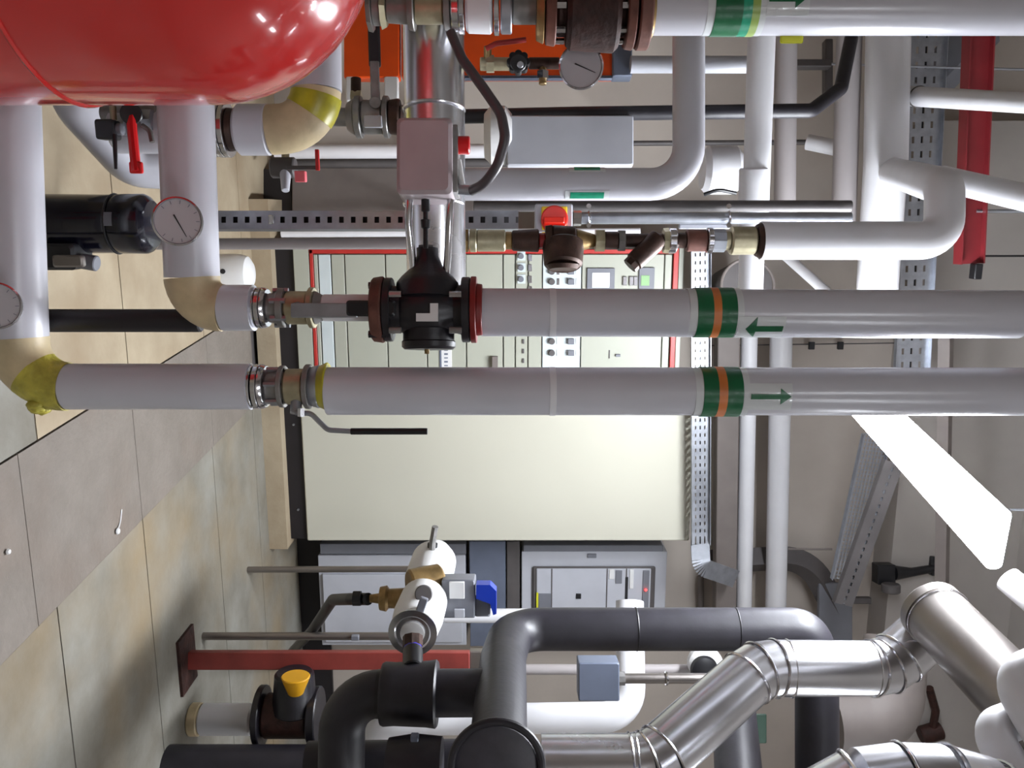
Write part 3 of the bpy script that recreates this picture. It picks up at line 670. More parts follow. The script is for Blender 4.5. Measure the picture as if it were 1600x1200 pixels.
chain(ln, YF, TF, [(722, 732, 20, 20, brass, 'nut', 6), (734, 745, 18, 18, palebrass, 'union'), (745, 790, 17, 17, palebrass, 'body'), (790, 800, 14, 14, brass, 'pipe_stub'),
                   (800, 842, 16, 18, bronze, 'body'), (842, 852, 12, 12, redpaint, 'gasket'), (852, 862, 26, 28, bronze, 'nut', 6), (862, 900, 24, 22, bronze, 'body'), (900, 930, 18, 10, brass, 'reducer'),
                   (930, 944, 19, 19, palebrass, 'nut', 6), (944, 966, 14, 14, bronze, 'body'), (966, 976, 18, 18, castgrey, 'nut', 6), (976, 1036, 11, 11, bronze, 'strainer_body'),
                   (1036, 1044, 19, 20, palebrass, 'nut', 8), (1044, 1056, 20, 20, chrome, 'union'), (1058, 1072, 12, 12, bronze, 'pipe_stub'), (1072, 1104, 17, 17, rustred, 'body'),
                   (1104, 1113, 20, 20, chrome, 'union'), (1113, 1132, 18, 18, steel, 'nut', 8), (1132, 1140, 15, 15, palebrass, 'pipe_stub'), (1140, 1180, 22, 22, palebrass, 'body')])
obj('strainer_leg', B().cyl(P(1030, 372, TF - .01), P(990, 410, TF - .02), R(16, TF), R(15, TF)), bronze, ln)
obj('strainer_cap', B().cyl(P(994, 406, TF - .02), P(984, 416, TF - .02), R(13, TF), seg=8), bronze, ln)
obj('side_body', B().cyl(P(880, 378, TF), P(880, 416, TF - .02), R(33, TF), R(30, TF)), bronze, ln)
obj('side_cap', B().cyl(P(880, 414, TF - .02), P(880, 421, TF - .02), R(27, TF), R(22, TF)), bronze, ln)

# conduits to the switch
TG = 2.65
sd = thing('conduit', 'dark upright pipe beside the rotary switch', 'pipe', P(740, 323, TG + .05))
obj('tube', B().cyl(P(740, 322, TG + .05), P(1330, 322, TG + .05), R(9, TG)), darkgrey, sd)
ss = thing('conduit', 'bright steel conduit running up from the rotary switch', 'pipe', P(900, 341, TG))
obj('tube', B().cyl(P(898, 341, TG), P(1330, 341, TG), R(9, TG)), steel, ss)
obj('coupling', B().cyl(P(896, 341, TG), P(908, 341, TG), R(12, TG), seg=8), chrome, ss)
obj('saddle', B().bbox(P(1100, 354, TG + .03), R(8, TG), .02, R(80, TG), .004), lightgrey, ss)
for px in (920, 1139):
    obj('clamp', B().ring(P(px, 341, TG), UP, R(10, TG), .004, 24, 6), chrome, ss)
    for py in (322, 352): obj('screw', B().cyl(P(px, py, TG - .04), P(px, py, TG - .02), R(4, TG), seg=8), chrome, ss)
sw = thing('isolator_switch', 'grey rotary isolator switch with red knob on yellow plate', 'switch', P(836, 342, 2.55))
T6 = 2.55
obj('box', B().bbox(*pbox(836, 895, 318, 364, T6, .08)), lightgrey, sw)
obj('plate', B().bbox(P(866, 344, T6 - .003), R(42, T6), .006, R(40, T6), .004), yellowp, sw)
kn_ = obj('knob', B().lathe(P(866, 344, T6), -FWD, [(0, R(21, T6)), (.02, R(21, T6)), (.024, R(19, T6))], 32), mat('switch_red', (226, 44, 26), .35), sw)
obj('knob_grip', B().bbox(P(866, 344, T6 - .032), R(10, T6), .02, R(32, T6), .004), MATS['switch_red'], kn_)

# ================================================================== WALL BOXES / PIPES UPPER LEFT
wb = thing('wall_box', 'plain light grey box with white rounded end above the slim pipes', 'cabinet', P(796, 220, 2.95))
obj('body', B().bbox(*pbox(792, 990, 180, 258, 2.95, .2)), lightgrey, wb)
obj('rounded_end', B().cyl(P(757, 212, 3.02), P(800, 212, 3.02), R(45, 3.0), seg=36, bev=.025), white, wb)
simple_pipe('insulated_pipe', 'black insulated pipe running up behind the loop, kinked at the top', 'pipe', [P(640, 184, 3.0), P(900, 178, 3.0), P(1268, 173, 3.0), P(1314, 138, 3.1), P(1330, 60, 3.2)], R(11, 3.), foam, br=.03)
simple_pipe('conduit', 'light grey upright conduit leaving the orange housing end', 'pipe', [P(985, 101, 2.9), P(1175, 101, 2.9)], R(13, 2.9), lightgrey)
simple_pipe('conduit', 'thin dark wall conduit behind the white loop', 'pipe', [P(980, 224, 4.4), P(1330, 222, 4.4)], R(4, 4.4), darkgrey)
be = thing('bulkhead_drum', 'beige drum end between the loop and the level white pipe', 'drum', P(1095, 265, 3.2))
obj('shell', B().cyl(P(1097, 266, 3.2), P(1156, 266, 3.2), R(37, 3.2), seg=36, bev=.02), jacket3, be)
obj('handle', B().tube(rnd([P(1100, 304, 3.1), P(1122, 296, 3.08), P(1150, 302, 3.1)], .06, 5), R(3, 3.1), 8), black, be)
# level white pipe E
TE = 2.75
pe = thing('insulated_pipe', 'level white pipe passing behind the upright risers with a socket joint', 'pipe', P(1192, 50, TE))
obj('jacket', B().cyl(P(1194, -60, TE - .1), P(1180, 340, TE + .1), R(21, TE), seg=30), jacket3, pe)
obj('socket', B().cyl(P(1178, 262, TE + .05), P(1175, 356, TE + .1), R(23, TE), seg=30), jacket3, pe)
obj('lower_jacket', B().cyl(P(1176, 350, TE + .1), P(1172, 470, TE + .15), R(20, TE), seg=30), jacket3, pe)
# level grey pipes behind
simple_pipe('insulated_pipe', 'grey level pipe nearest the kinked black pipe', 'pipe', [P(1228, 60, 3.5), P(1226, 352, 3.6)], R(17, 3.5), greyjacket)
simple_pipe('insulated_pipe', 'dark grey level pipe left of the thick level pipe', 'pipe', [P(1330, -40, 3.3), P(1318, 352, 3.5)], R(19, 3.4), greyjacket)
G = [P(1390, -60, 3.2), P(1384, 250, 3.3), P(1370, 458, 3.5), P(1392, 492, 4.5)]
simple_pipe('insulated_pipe', 'thickest level white pipe high up, crossing behind the hooked pipe', 'pipe', G, R(33, 3.25), jacket3, br=.12)
ph = thing('insulated_pipe', 'white upright pipe at top right with dark strap, crossing the red beam', 'pipe', P(1415, 150, 3.0))
obj('jacket', B().cyl(P(1400, 149, 3.45), P(1640, 163, 2.55), R(16, 3.2), R(15, 2.7), seg=28), jacket3, ph)
obj('strap', B().ring(P(1400, 149, 3.45).lerp(P(1640, 163, 2.55), .19), P(1640, 163, 2.55) - P(1400, 149, 3.45), R(16, 3.1), .004, 28, 6), darkgrey, ph)
# red beam
rb = thing('steel_beam', 'level red painted beam high at top right', 'beam', P(1530, 40, 3.6))
d = (P(1514, 412, 3.72) - P(1534, -60, 3.5)); L = d.length; d.normalize(); c = (P(1514, 412, 3.72) + P(1534, -60, 3.5)) / 2; n = d.cross(UP).normalized(); u = n.cross(d)
w = R(36, 3.6)
obj('web', B().box(c, L, w, .006, (d, u, n)), beamred, rb)
for e in (-1, 1): obj('flange', B().box(c + u * (e * w / 2), L, .006, .07, (d, u, n)), beamred, rb)
obj('clamp', B().bbox(P(1525, 424, 3.7), R(24, 3.7), .05, R(12, 3.7), .005), black, rb)
obj('hanger', B().cyl(P(1540, 10, 3.6), V((P(1540, 10, 3.6).x, P(1540, 10, 3.6).y, ZC)), .008, seg=8), steel, rb)
obj('hanger', B().cyl(P(1525, 330, 3.68), V((P(1525, 330, 3.68).x, P(1525, 330, 3.68).y, ZC)), .008, seg=8), steel, rb)

# perforated cable trays
def tray(label, p0, p1, wdir, w, m, rows, pitch, side=.03, cat='cable tray', mesh=False, name='cable_tray'):
    d = p1 - p0; L = d.length; d = d.normalized(); wd = (wdir - d * wdir.dot(d)).normalized(); n = d.cross(wd).normalized()
    if n.dot(FWD) < 0: n = -n
    t = thing(name, label, cat, p0)
    rail = B(); bar = B(); c = (p0 + p1) / 2
    for e in (-1, 1): rail.box(c + wd * (e * w / 2) - n * side / 2, L, .003, side, (d, wd, n))
    obj('side_rail', rail, m, t)
    if mesh:
        k = int(w / .018)
        for i in range(k + 1): bar.box(c + wd * (-w / 2 + i * w / k), L, .006, .004, (d, wd, n))
        k = int(L / .022)
        for i in range(k + 1): bar.box(p0 + d * (L * i / k) + n * .003, .006, w, .004, (d, wd, n))
        obj('wire_mesh', bar, m, t)['kind'] = 'stuff'
    else:
        # longitudinal strips between slot rows, then bridges between slots
        sw_ = w * .07; step = w / (rows + 1)
        edges = [-w / 2] + [x for i in range(rows) for x in (-w / 2 + step * (i + 1) - sw_ / 2, -w / 2 + step * (i + 1) + sw_ / 2)] + [w / 2]
        for i in range(0, len(edges), 2): bar.box(c + wd * ((edges[i] + edges[i + 1]) / 2), L, edges[i + 1] - edges[i], .002, (d, wd, n))
        k = int(L / pitch)
        for i in range(rows):
            x = -w / 2 + step * (i + 1)
            for j in range(k): bar.box(p0 + d * (pitch * (j + .5)) + wd * x, pitch * .55, sw_, .002, (d, wd, n))
        obj('perforated_base', bar, m, t)
        obj('cable', B().tube([p0 + n * .02, p1 + n * .02], .012, 8), black, t)
    return t
tray('perforated cable tray high up behind the level white pipes', P(1450, 30, 4.0), P(1422, 590, 4.3), UP, R(56, 4.1), steel, 3, .07)
t1 = tray('perforated cable tray running above the tall cabinets', P(1094, 372, 4.30), P(1094, 850, TY(850, YC) - .08), UP, R(29, 4.5), steel, 3, .042)
bp = rnd([P(1094, 850, TY(850, YC) - .08), P(1096, 886, TY(850, YC) - .05), P(1150, 905, TY(850, YC) + .1)], .08, 6)
bw = B(); hw = R(14.5, 4.6)
for i in range(len(bp) - 1):
    a, b_ = bp[i], bp[i + 1]; sd_ = (b_ - a).cross(FWD).normalized()
    bw.add([a - sd_ * hw, a + sd_ * hw, b_ + sd_ * hw, b_ - sd_ * hw, a - sd_ * hw + FWD * .01, a + sd_ * hw + FWD * .01, b_ + sd_ * hw + FWD * .01, b_ - sd_ * hw + FWD * .01],
           [(0, 1, 2, 3), (4, 7, 6, 5), (0, 3, 7, 4), (1, 5, 6, 2), (0, 4, 5, 1), (2, 6, 7, 3)])
obj('bend', bw, steel, t1)

# ================================================================== TALL CABINETS
YP = YC
def wbox(px0, px1, y0, y1, dep, Y=YP, bev=.004, yref=None):   # box standing in the cabinet plane: pixel box at its own middle
    ym = (y0 + y1) / 2 if yref is None else yref
    xa = PY(px0, y0, Y).x; xb = PY(px0, y1, Y).x; za = PY(px0, ym, Y).z; zb = PY(px1, ym, Y).z
    return V(((xa + xb) / 2, Y + dep / 2, (za + zb) / 2)), xb - xa, dep, zb - za, bev
# plain cabinet
yl = 602
cab = thing('electrical_cabinet', 'tall plain cream cabinet with black plinth, lit by the lamp', 'cabinet', V(((PY(480, yl, YC).x + XC1) / 2, YC + .2, .1)))
xa, xb = PY(480, yl, YC).x, PY(480, 845, YC).x
ztop = PY(1079, 800, YC).z; zp = PY(480, 845, YC).z
obj('door', B().bbox(V(((xa + xb) / 2, YC + .02, (zp + ztop) / 2)), xb - xa, .04, ztop - zp, .008), cabcream, cab)
obj('body', B().bbox(V(((xa + xb) / 2, YC + .25, (zp + ztop) / 2)), xb - xa - .01, .42, ztop - zp - .01, .006), cabcream, cab)
obj('plinth', B().box(V(((xa + xb) / 2, YC + .25, (.1 + zp) / 2)), xb - xa - .01, .46, zp - .1), plinthblack, cab)
for k in (.25, .8): obj('plinth_bolt', B().cyl(V((xa + (xb - xa) * k, YC + .022, .15)), V((xa + (xb - xa) * k, YC + .01, .15)), .006, seg=8), steel, cab)
# control panel with red trim
xp0 = PY(480, 372, YC).x; xp1 = xa - .004; ztp = PY(1066, 480, YC).z
cp_ = thing('control_cabinet', 'tall red-trimmed control panel with doors, screen and switches', 'cabinet', V(((xp0 + xp1) / 2, YC + .2, .1)))
W = xp1 - xp0; xm = (xp0 + xp1) / 2
obj('body', B().bbox(V((xm, YC + .26, (zp + ztp) / 2)), W, .44, ztp - zp, .006), panelgreen, cp_)
obj('plinth', B().box(V((xm, YC + .25, (.1 + zp) / 2)), W, .46, zp - .1), plinthblack, cp_)
zf = lambda px, y=480: PY(px, y, YC).z
zr0, zr1 = zf(487), zf(1050)
obj('foot_panel', B().bbox(V((xm, YC + .02, (zp + zr0) / 2)), W, .04, zr0 - zp - .006, .004), panelgreen, cp_)
xr = PY(500, 393, YC).x
for nm, c, sx, sz in (('red_trim', V((xm, YC + .012, zr0 + .01)), W, .018), ('red_trim', V((xm, YC + .012, zr1 + .012)), W, .026)):
    obj(nm, B().bbox(c, sx, .03, sz, .003), rim_red, cp_)
obj('red_trim', B().bbox(V((xr, YC + .012, (zr0 + zr1) / 2)), .022, .03, zr1 - zr0, .003), rim_red, cp_)
obj('top_panel', B().bbox(V((xm, YC + .02, (zr1 + .026 + ztp) / 2)), W, .04, ztp - zr1 - .028, .004), panelgreen, cp_)
joints = [489, 500, 520, 541, 604, 666, 728, 786, 805, 825, 847, 908, 1036, 1048]
for i in range(len(joints) - 1):
    z0, z1 = zf(joints[i]) + .003, zf(joints[i + 1]) - .003
    if i == 0: z0 += .012
    m = panelblue if i in (1, 10) else panelgreen
    nm = 'drawer' if joints[i + 1] - joints[i] > 40 else 'strip_panel'
    obj(nm, B().bbox(V(((xr + .014 + xp1) / 2, YC + .014, (z0 + z1) / 2)), xp1 - xr - .018, .028, z1 - z0, .003), m, cp_)
def onp(px, py, dep=0.): p = PY(px, py, YC - dep); return p
def pan(nm, px0, px1, y0, y1, th, m, par, bev=.002):
    a = onp(px0, y0); b_ = onp(px1, y1); c = onp((px0 + px1) / 2, (y0 + y1) / 2)
    return obj(nm, B().bbox(V((c.x, YC - th / 2, c.z)), abs(b_.x - a.x), th, R(px1 - px0, TY((y0 + y1) / 2, YC)), bev), m, par)
sf = pan('touch_screen', 917, 960, 419, 452, .012, midgrey, cp_); pan('display', 925, 952, 426, 449, .015, screen_m, sf, .001)
ml = pan('meter', 998, 1022, 418, 452, .012, midgrey, cp_); pan('display', 1001, 1014, 430, 446, .015, lcd_m, ml, .001)
for px0 in (973, 983, 990): pan('selector_key', px0, px0 + 6, 432, 446, .012, chrome, cp_)
for y in (400, 418, 436):
    pan('selector_plate', 808, 821, y - 7, y + 7, .006, panelblue, cp_)
    p = onp(814, y); obj('selector_knob', B().cyl(p - V((0, .02, 0)), p, R(4.5, 4.4), seg=12), midgrey, cp_)
for y in (402, 418, 436, 452): pan('catch', 825, 831, y - 5, y + 6, .008, chrome, cp_)
for y in (424, 440, 533, 551):
    for px in (862, 892):
        p = onp(px, y)
        if px == 862: obj('push_button', B().cyl(p - V((0, .018, 0)), p, R(5, 4.4), seg=16), darkgrey, cp_)
        else: obj('toggle', B().bbox(p - V((0, .01, 0)), R(9, 4.4), .02, R(10, 4.4), .003), midgrey, cp_)
    pan('button_label', 870, 874, y - 5, y + 5, .003, chrome if y < 500 else white, cp_, .0008); pan('button_label', 900, 906, y - 5, y + 5, .003, white, cp_, .0008)
pan('lever_slot', 951, 953, 547, 560, .003, darkgrey, cp_, .0005); pan('key_switch', 962, 969, 553, 557, .012, midgrey, cp_, .001)
pn = pan('rating_plate', 687, 706, 544, 576, .004, white, cp_, .001)
lab = B()
for k in range(5): lab.box(onp(697, 547 + 6 * k) - V((0, .0045, 0)), .006 + .003 * (k % 2), .001, .02)
obj('printed_mark', lab, bluegrey, pn); pan('label_edge', 687, 690, 544, 576, .005, bluegrey, cp_, .0005)
pan('handle', 769, 778, 556, 580, .03, taupe, cp_)
for y in (530, 545, 560): pan('label_clip', 816, 819, y, y + 7, .006, darkgrey, cp_, .001)

vd = thing('ventilation_duct', 'dark round duct end showing beside the white socketed pipe', 'duct', P(1168, 446, 4.2))
obj('shell', B().cyl(P(1168, 446, 4.2), P(1168, 446, 4.2) + FWD * .35, R(42, 4.2), seg=40, bev=.01), darkgrey, vd)
obj('rim', B().ring(P(1168, 446, 4.2), FWD, R(41, 4.2), .008, 40, 8), taupe, vd)

# ================================================================== LEVEL PIPES ABOVE CABINETS
YL = 4.2
def yl_line(px0, py0, px1, py1, Y): return PY(px0, py0, Y), PY(px1, py1, Y + .0)
a, b_ = P(1136, 515, 4.66), P(1131, 1000, 5.1)
dd = (b_ - a); L = dd.length; dd.normalize()
tk_ = thing('cable_trunking', 'dark grey square trunking crossing above the cream cabinet', 'trunking', a)
obj('channel', B().bbox((a + b_) / 2, L, .09, R(33, 4.85), .006, (dd, dd.cross(UP).normalized(), UP)), taupe, tk_)
simple_pipe('insulated_pipe', 'slimmer white level pipe crossing above the cream cabinet', 'pipe', [P(1171, 500, 4.66), P(1161, 1000, 5.12)], R(12.5, 4.85), jacket3)
simple_pipe('insulated_pipe', 'thicker white level pipe with bright edge, topmost above the cream cabinet', 'pipe', [P(1221, 500, 4.66), P(1211, 1000, 5.12)], R(16.5, 4.85), jacket3)
cw = thing('wall_cable', 'thin grey wall cable with black clips between the two banded risers', 'cable', P(1110, 538, 4.8))
obj('wire', B().tube([P(1108, 540, 4.85), P(1400, 536, 4.85)], .004, 8), darkgrey, cw)
for px in (1138, 1268, 1313): obj('clip', B().bbox(P(px, 540, 4.83), R(12, 4.8), .02, R(9, 4.8), .003), black, cw)

# ================================================================== ACROSS THE CEILING RIGHT
tray('wire mesh tray sloping down behind the lit lamp', P(1368, 680, 4.4), P(1318, 905, 4.6), UP, R(42, 4.5), steel, 0, 0, mesh=True)
a, b_ = P(1398, 722, 4.1), P(1318, 945, 4.3); dd = (b_ - a).normalized(); wd = dd.cross(FWD).normalized()
sl = thing('slotted_channel', 'dark slotted channel slanting down behind the lamp end', 'strut', b_)
Lc = (b_ - a).length; cc = (a + b_) / 2; w = R(28, 4.2)
bb = B()
for e in (-1, 1): bb.box(cc + wd * (e * w * .28), Lc, w * .44, .003, (dd, wd, FWD)); bb.box(cc + wd * (e * w / 2) + FWD * .02, Lc, .003, .04, (dd, wd, FWD))
n = int(Lc / .04)
for k in range(n): bb.box(a + dd * (Lc * (k + .5) / n), Lc / n * .5, w * .13, .003, (dd, wd, FWD))
obj('channel', bb, darkgrey, sl); obj('back_web', B().box(cc + FWD * .04, Lc, w, .003, (dd, wd, FWD)), lightgrey, sl)
# curved trunking elbow
ce = thing('cable_tray_elbow', 'dark grey curved tray elbow beyond the white level pipes', 'cable tray', P(1170, 880, 4.7))
obj('arc', B().tube(rnd([P(1105, 878, 5.12), P(1262, 870, 5.14), P(1312, 965, 5.16)], .28, 8), R(20, 5.1), 4), darkgrey, ce)
obj('drop_plate', B().bbox(*pbox(1280, 1332, 912, 1010, 5.08, .04)), midgrey, ce)
obj('bracket', B().bbox(*pbox(1328, 1362, 934, 944, 5.1, .04)), darkgrey, ce)
simple_pipe('conduit', 'thin wall conduit passing behind the mesh tray', 'pipe', [P(1232, 858, 4.9), P(1300, 858, 4.9)], .006, taupe)
# black bracketed horn
hn = thing('alarm_sounder', 'black alarm sounder on a bracket above the metal duct elbow', 'alarm', P(1370, 897, 4.95))
obj('body', B().bbox(*pbox(1372, 1400, 883, 914, 4.95, .09)), black, hn)
obj('arm', B().tube([P(1396, 895, 4.97), P(1425, 894, 4.99), P(1460, 888, 5.0)], R(6, 4.95), 12, rr=[R(12, 4.95), R(7, 4.95), R(6, 4.95)]), black, hn)
obj('plate', B().bbox(*pbox(1456, 1463, 870, 900, 4.99, .05)), black, hn)
obj('lens', B().cyl(P(1392, 912, 4.9), P(1392, 926, 4.9), R(14, 4.95)), darkgrey, hn)
rp = simple_pipe('ceiling_strut', 'plain taupe strut running level above the lamp', 'strut', [P(1478, 520, 4.2), P(1470, 1000, 4.6)], R(12, 4.3), taupe, seg=4)

# ================================================================== LOWER RIGHT: WALL CABINETS
YQ = 4.72
def qbox(px0, px1, y0, y1, dep, bev=.004): return wbox(px0, px1, y0, y1, dep, YQ, bev)
gc = thing('wall_cabinet', 'light grey low cabinet behind the white-wrapped pump', 'cabinet', PY(498, 930, YQ))
obj('body', B().bbox(*qbox(500, 728, 868, 1008, .22)), lightgrey, gc)
obj('side_strip', B().bbox(*qbox(500, 728, 850, 866, .12)), midgrey, gc)  # mid grey stands in for the shadow down the cabinet's side
obj('door', B().bbox(*wbox(506, 722, 898, 1004, .02, YQ - .02)), lightgrey, gc)
bc = thing('trunking', 'blue-grey vertical trunk panel between the two wall cabinets', 'trunking', PY(732, 890, YQ))
obj('panel', B().bbox(*qbox(734, 790, 846, 1010, .2)), bluegrey, bc)
obj('dark_strip', B().bbox(*qbox(792, 812, 846, 1010, .16)), darkgrey, bc)  # solid dark grey strip next to the blue-grey panel
ec = thing('distribution_board', 'light grey distribution board with dark-framed window and red light', 'cabinet', PY(815, 905, YQ))
obj('body', B().bbox(*qbox(815, 1040, 862, 990, .2)), lightgrey, ec)
obj('side_strip', B().bbox(*qbox(818, 1036, 852, 862, .16)), midgrey, ec)
wf_ = obj('window_frame', B().bbox(*wbox(832, 1023, 886, 978, .02, YQ - .02, .01)), darkgrey, ec)
obj('window_panel', B().bbox(*wbox(838, 1016, 889, 974, .012, YQ - .028, .006)), lightgrey, wf_)
for px in (862, 948, 978): obj('divider', B().box(*wbox(px - .8, px + .8, 889, 974, .004, YQ - .031, 0)[:4]), darkgrey, wf_)
obj('yellow_label', B().box(*wbox(838, 841, 926, 960, .004, YQ - .031, 0)[:4]), yellowtag, wf_)
for k, (a0_, a1_, b0_, b1_) in enumerate(((962, 972, 892, 912), (977, 981, 902, 950), (900, 908, 928, 936), (1004, 1014, 892, 950), (842, 861, 928, 952), (952, 960, 890, 905), (984, 990, 890, 920))):
    obj('breaker', B().bbox(*wbox(a0_, a1_, b0_, b1_, .012, YQ - .034, .002)), [midgrey, black, black, midgrey, midgrey, white, white][k], wf_)
obj('indicator', B().cyl(PY(1009, 922, YQ - .05), PY(1009, 922, YQ - .035), .008, seg=12), led_m, wf_)
obj('hinge', B().bbox(*wbox(918, 932, 866, 872, .01, YQ - .01, .002)), midgrey, ec)
simple_pipe('conduit', 'white upright pipe passing in front of the distribution board', 'pipe', [P(695, 962, 4.3), P(1110, 962, 4.3)], R(11, 4.3), jacket3)
simple_pipe('conduit', 'taupe upright conduit above the distribution board', 'pipe', [PY(1095, 900, 4.9), PY(1095, 980, 4.9)], .02, taupe)

# stands near the pump
ra = thing('steel_post', 'slim grey post standing left of the white-wrapped pump', 'post', V((PZ(387, 890).x, PZ(387, 890).y, 0)))
q = PZ(387, 890); obj('tube', B().cyl(q, P(640, 889, 4.25), .016, seg=16), alu_dull, ra)
rb2 = thing('steel_post', 'slim grey post standing beside the red post', 'post', PZ(317, 994))
q = PZ(317, 994); tq = -EYE / ((317 - 800) / FPX); obj('tube', B().cyl(q, P(628, 994, tq), .017, seg=16), alu_dull, rb2)
obj('clip', B().bbox(P(555, 996, tq - .02), R(8, tq), .02, R(12, tq), .003), midgrey, rb2)
tr = EYE / ((800 - 292) / FPX)
rp_ = thing('steel_post', 'red oxide channel post on a rusty base plate', 'post', PZ(292, 1031))
obj('channel', B().bbox(P(513, 1031, tr), R(27, tr), .04, R(442, tr), .004, (RGT, FWD, UP)), redox, rp_)
q = PZ(290, 1031); obj('base_plate', B().box(q + V((0, 0, .006)), .24, .16, .012), rust, rp_)
obj('end_bracket', B().bbox(*pbox(733, 762, 1018, 1046, tr, .05)), alu_dull, rp_)
simple_pipe('hose', 'black hose bending up to the brass pump inlet', 'hose', [PZ(430, 1040) + UP * .02, P(488, 985, 3.7), P(520, 937, 3.3), P(548, 936, 3.1), P(575, 936, 3.0)], R(9, 3.2), black, br=.08)

# white wrapped pump set
tp = 2.95
wp = thing('circulation_pump', 'white-wrapped brass pump with grey head and blue cap', 'pump', P(615, 960, tp))
obj('rear_jacket', B().lathe(P(667, 915, 3.1), P(681, 866, 3.35) - P(667, 915, 3.1), [(0, .082), (.05, .09), (.2, .088), (.27, .06), (.3, .02)], 32), white, wp)
obj('front_jacket', B().lathe(P(645, 988, 2.72), P(664, 934, 2.98) - P(645, 988, 2.72), [(0, .07), (.01, .078), (.12, .086), (.24, .084), (.28, .05)], 36), white, wp)
dv_ = (P(645, 988, 2.72) - P(664, 934, 2.98)).normalized()
obj('front_disc', B().lathe(P(645, 988, 2.72), dv_, [(0, .08), (.006, .08), (.008, .06), (.004, .055)], 36), alu, wp)
obj('bore', B().lathe(P(645, 988, 2.72), dv_, [(.0, .04), (.012, .04), (.014, .025)], 24), white, wp)
obj('brass_body', B().cyl(P(640, 918, 3.0), P(690, 908, 3.05), R(28, 3.)), brass, wp)
obj('brass_inlet', B().lathe(P(578, 935, 3.0), UP, [(0, R(6, 3)), (R(14, 3), R(8, 3)), (R(16, 3), R(18, 3)), (R(26, 3), R(20, 3)), (R(30, 3), R(15, 3)), (R(70, 3), R(17, 3))], 24), brass, wp)
obj('inlet_nut', B().cyl(P(552, 935, 3.), P(564, 935, 3.), R(12, 3.), seg=8), black, wp)
obj('pump_head', B().bbox(*pbox(690, 742, 906, 966, 2.95, .1)), midgrey, wp)
obj('head_label', B().bbox(P(714, 922, 2.94), R(28, 2.9), .01, R(24, 2.9), .002), white, wp)
obj('head_label', B().bbox(P(718, 958, 2.94), R(14, 2.9), .01, R(16, 2.9), .002), lightgrey, wp)
bcx = B().prism([(0, 0), (R(22, 2.9), 0), (R(32, 2.9), R(10, 2.9)), (R(32, 2.9), R(46, 2.9)), (R(27, 2.9), R(48, 2.9)), (R(22, 2.9), R(30, 2.9)), (0, R(22, 2.9))], P(744, 914, 2.94), UP, RGT, FWD, .07)
obj('cap', bcx, blueplastic, wp)
obj('cap_base', B().bbox(*pbox(742, 766, 934, 964, 2.97, .05)), midgrey, wp)
obj('lever', B().bbox(P(655, 958, 2.72), R(52, 2.7), .02, R(13, 2.7), .004, ((RGT - UP * .35).normalized(), FWD, (UP + RGT * .35).normalized())), midgrey, wp)
obj('lever_pivot', B().cyl(P(662, 928, 2.78), P(662, 928, 2.9), R(14, 2.8)), darkgrey, wp)
obj('rear_lever', B().tube([P(675, 862, 3.2), P(676, 845, 3.18), P(680, 823, 3.16)], R(5, 3.2), 8), castgrey, wp)
obj('rear_pivot', B().cyl(P(676, 848, 3.22), P(675, 866, 3.22), R(8, 3.2)), black, wp)
obj('blue_ring', B().cyl(P(645, 1010, 2.62), P(645, 1018, 2.6), R(14, 2.6)), violet, wp)
obj('copper_nut', B().cyl(P(645, 994, 2.64), P(645, 1010, 2.62), R(16, 2.6), seg=8), bronze, wp)

# ================================================================== BLACK FOAM PIPES
bk1 = thing('insulated_pipe', 'big black foam pipe rising to the elbow behind the metal duct', 'pipe', P(790, 983, 2.8))
pth = rnd([P(778, 1170, 1.98), P(786, 1030, 2.55), P(800, 983, 2.8), P(1262, 983, 2.8), P(1276, 1030, 2.8), P(1277, 1280, 2.75)], [.2, .12, .14, .14], 8)
obj('foam', B().tube(pth, .0705, 36), foam, bk1)
for px in (994, 1150): obj('joint', B().ring(P(px, 983, 2.8), UP, .0705, .002, 36, 6), black, bk1)
obj('clip', B().box(P(797, 1000, 2.55), .02, .004, .012, (UP, FWD, RGT)), chrome, bk1)
el = thing('insulated_tee', 'large round black foam end of a tee at the bottom edge', 'pipe', P(775, 1200, 1.8))
dcam = -FWD + RGT * .06
obj('foam', B().lathe(P(776, 1196, 1.98), dcam, [(0, R(68, 1.9)), (.06, R(77, 1.9)), (.17, R(75, 1.9)), (.18, R(70, 1.9))], 44), foam2, el)
obj('end_ring', B().ring(P(776, 1196, 1.79), dcam, R(70, 1.8), .009, 44, 10), foam, el)
obj('end_disc', B().lathe(P(776, 1196, 1.8), dcam, [(0, R(66, 1.8)), (.006, R(64, 1.8)), (.02, R(36, 1.8))], 44), foam2, el)
TK = 2.35
be2 = thing('insulated_pipe', 'black foam elbow and cross pipe below the red post', 'pipe', P(535, 1085, TK))
obj('foam', B().tube(rnd([P(775, 1082, TK), P(535, 1084, TK), P(532, 1300, TK)], .11, 10), R(36, TK), 36), foam, be2)
obj('worn_elbow', B().wrap(P(590, 1084, TK), UP, -FWD, R(36, TK), 0, .01, -PI, PI, n=32), black, be2)
bcol = thing('foam_collar', 'fat black foam collar round the cross pipe, blue-ringed neck above', 'insulation', P(597, 1084, TK))
obj('sleeve', B().lathe(P(597, 1084, TK), UP, [(0, R(46, TK)), (R(4, TK), R(48, TK)), (R(20, TK), R(47, TK)), (R(70, TK), R(49, TK)), (R(84, TK), R(51, TK)), (R(87, TK), R(48, TK))], 36), foam, bcol)
obj('neck', B().cyl(P(645, 1045, TK), P(645, 1016, 2.42), R(16, TK)), black, bcol)
bc2 = thing('foam_collar', 'black foam collar at the bottom edge with small blue tab', 'insulation', P(605, 1200, 2.2))
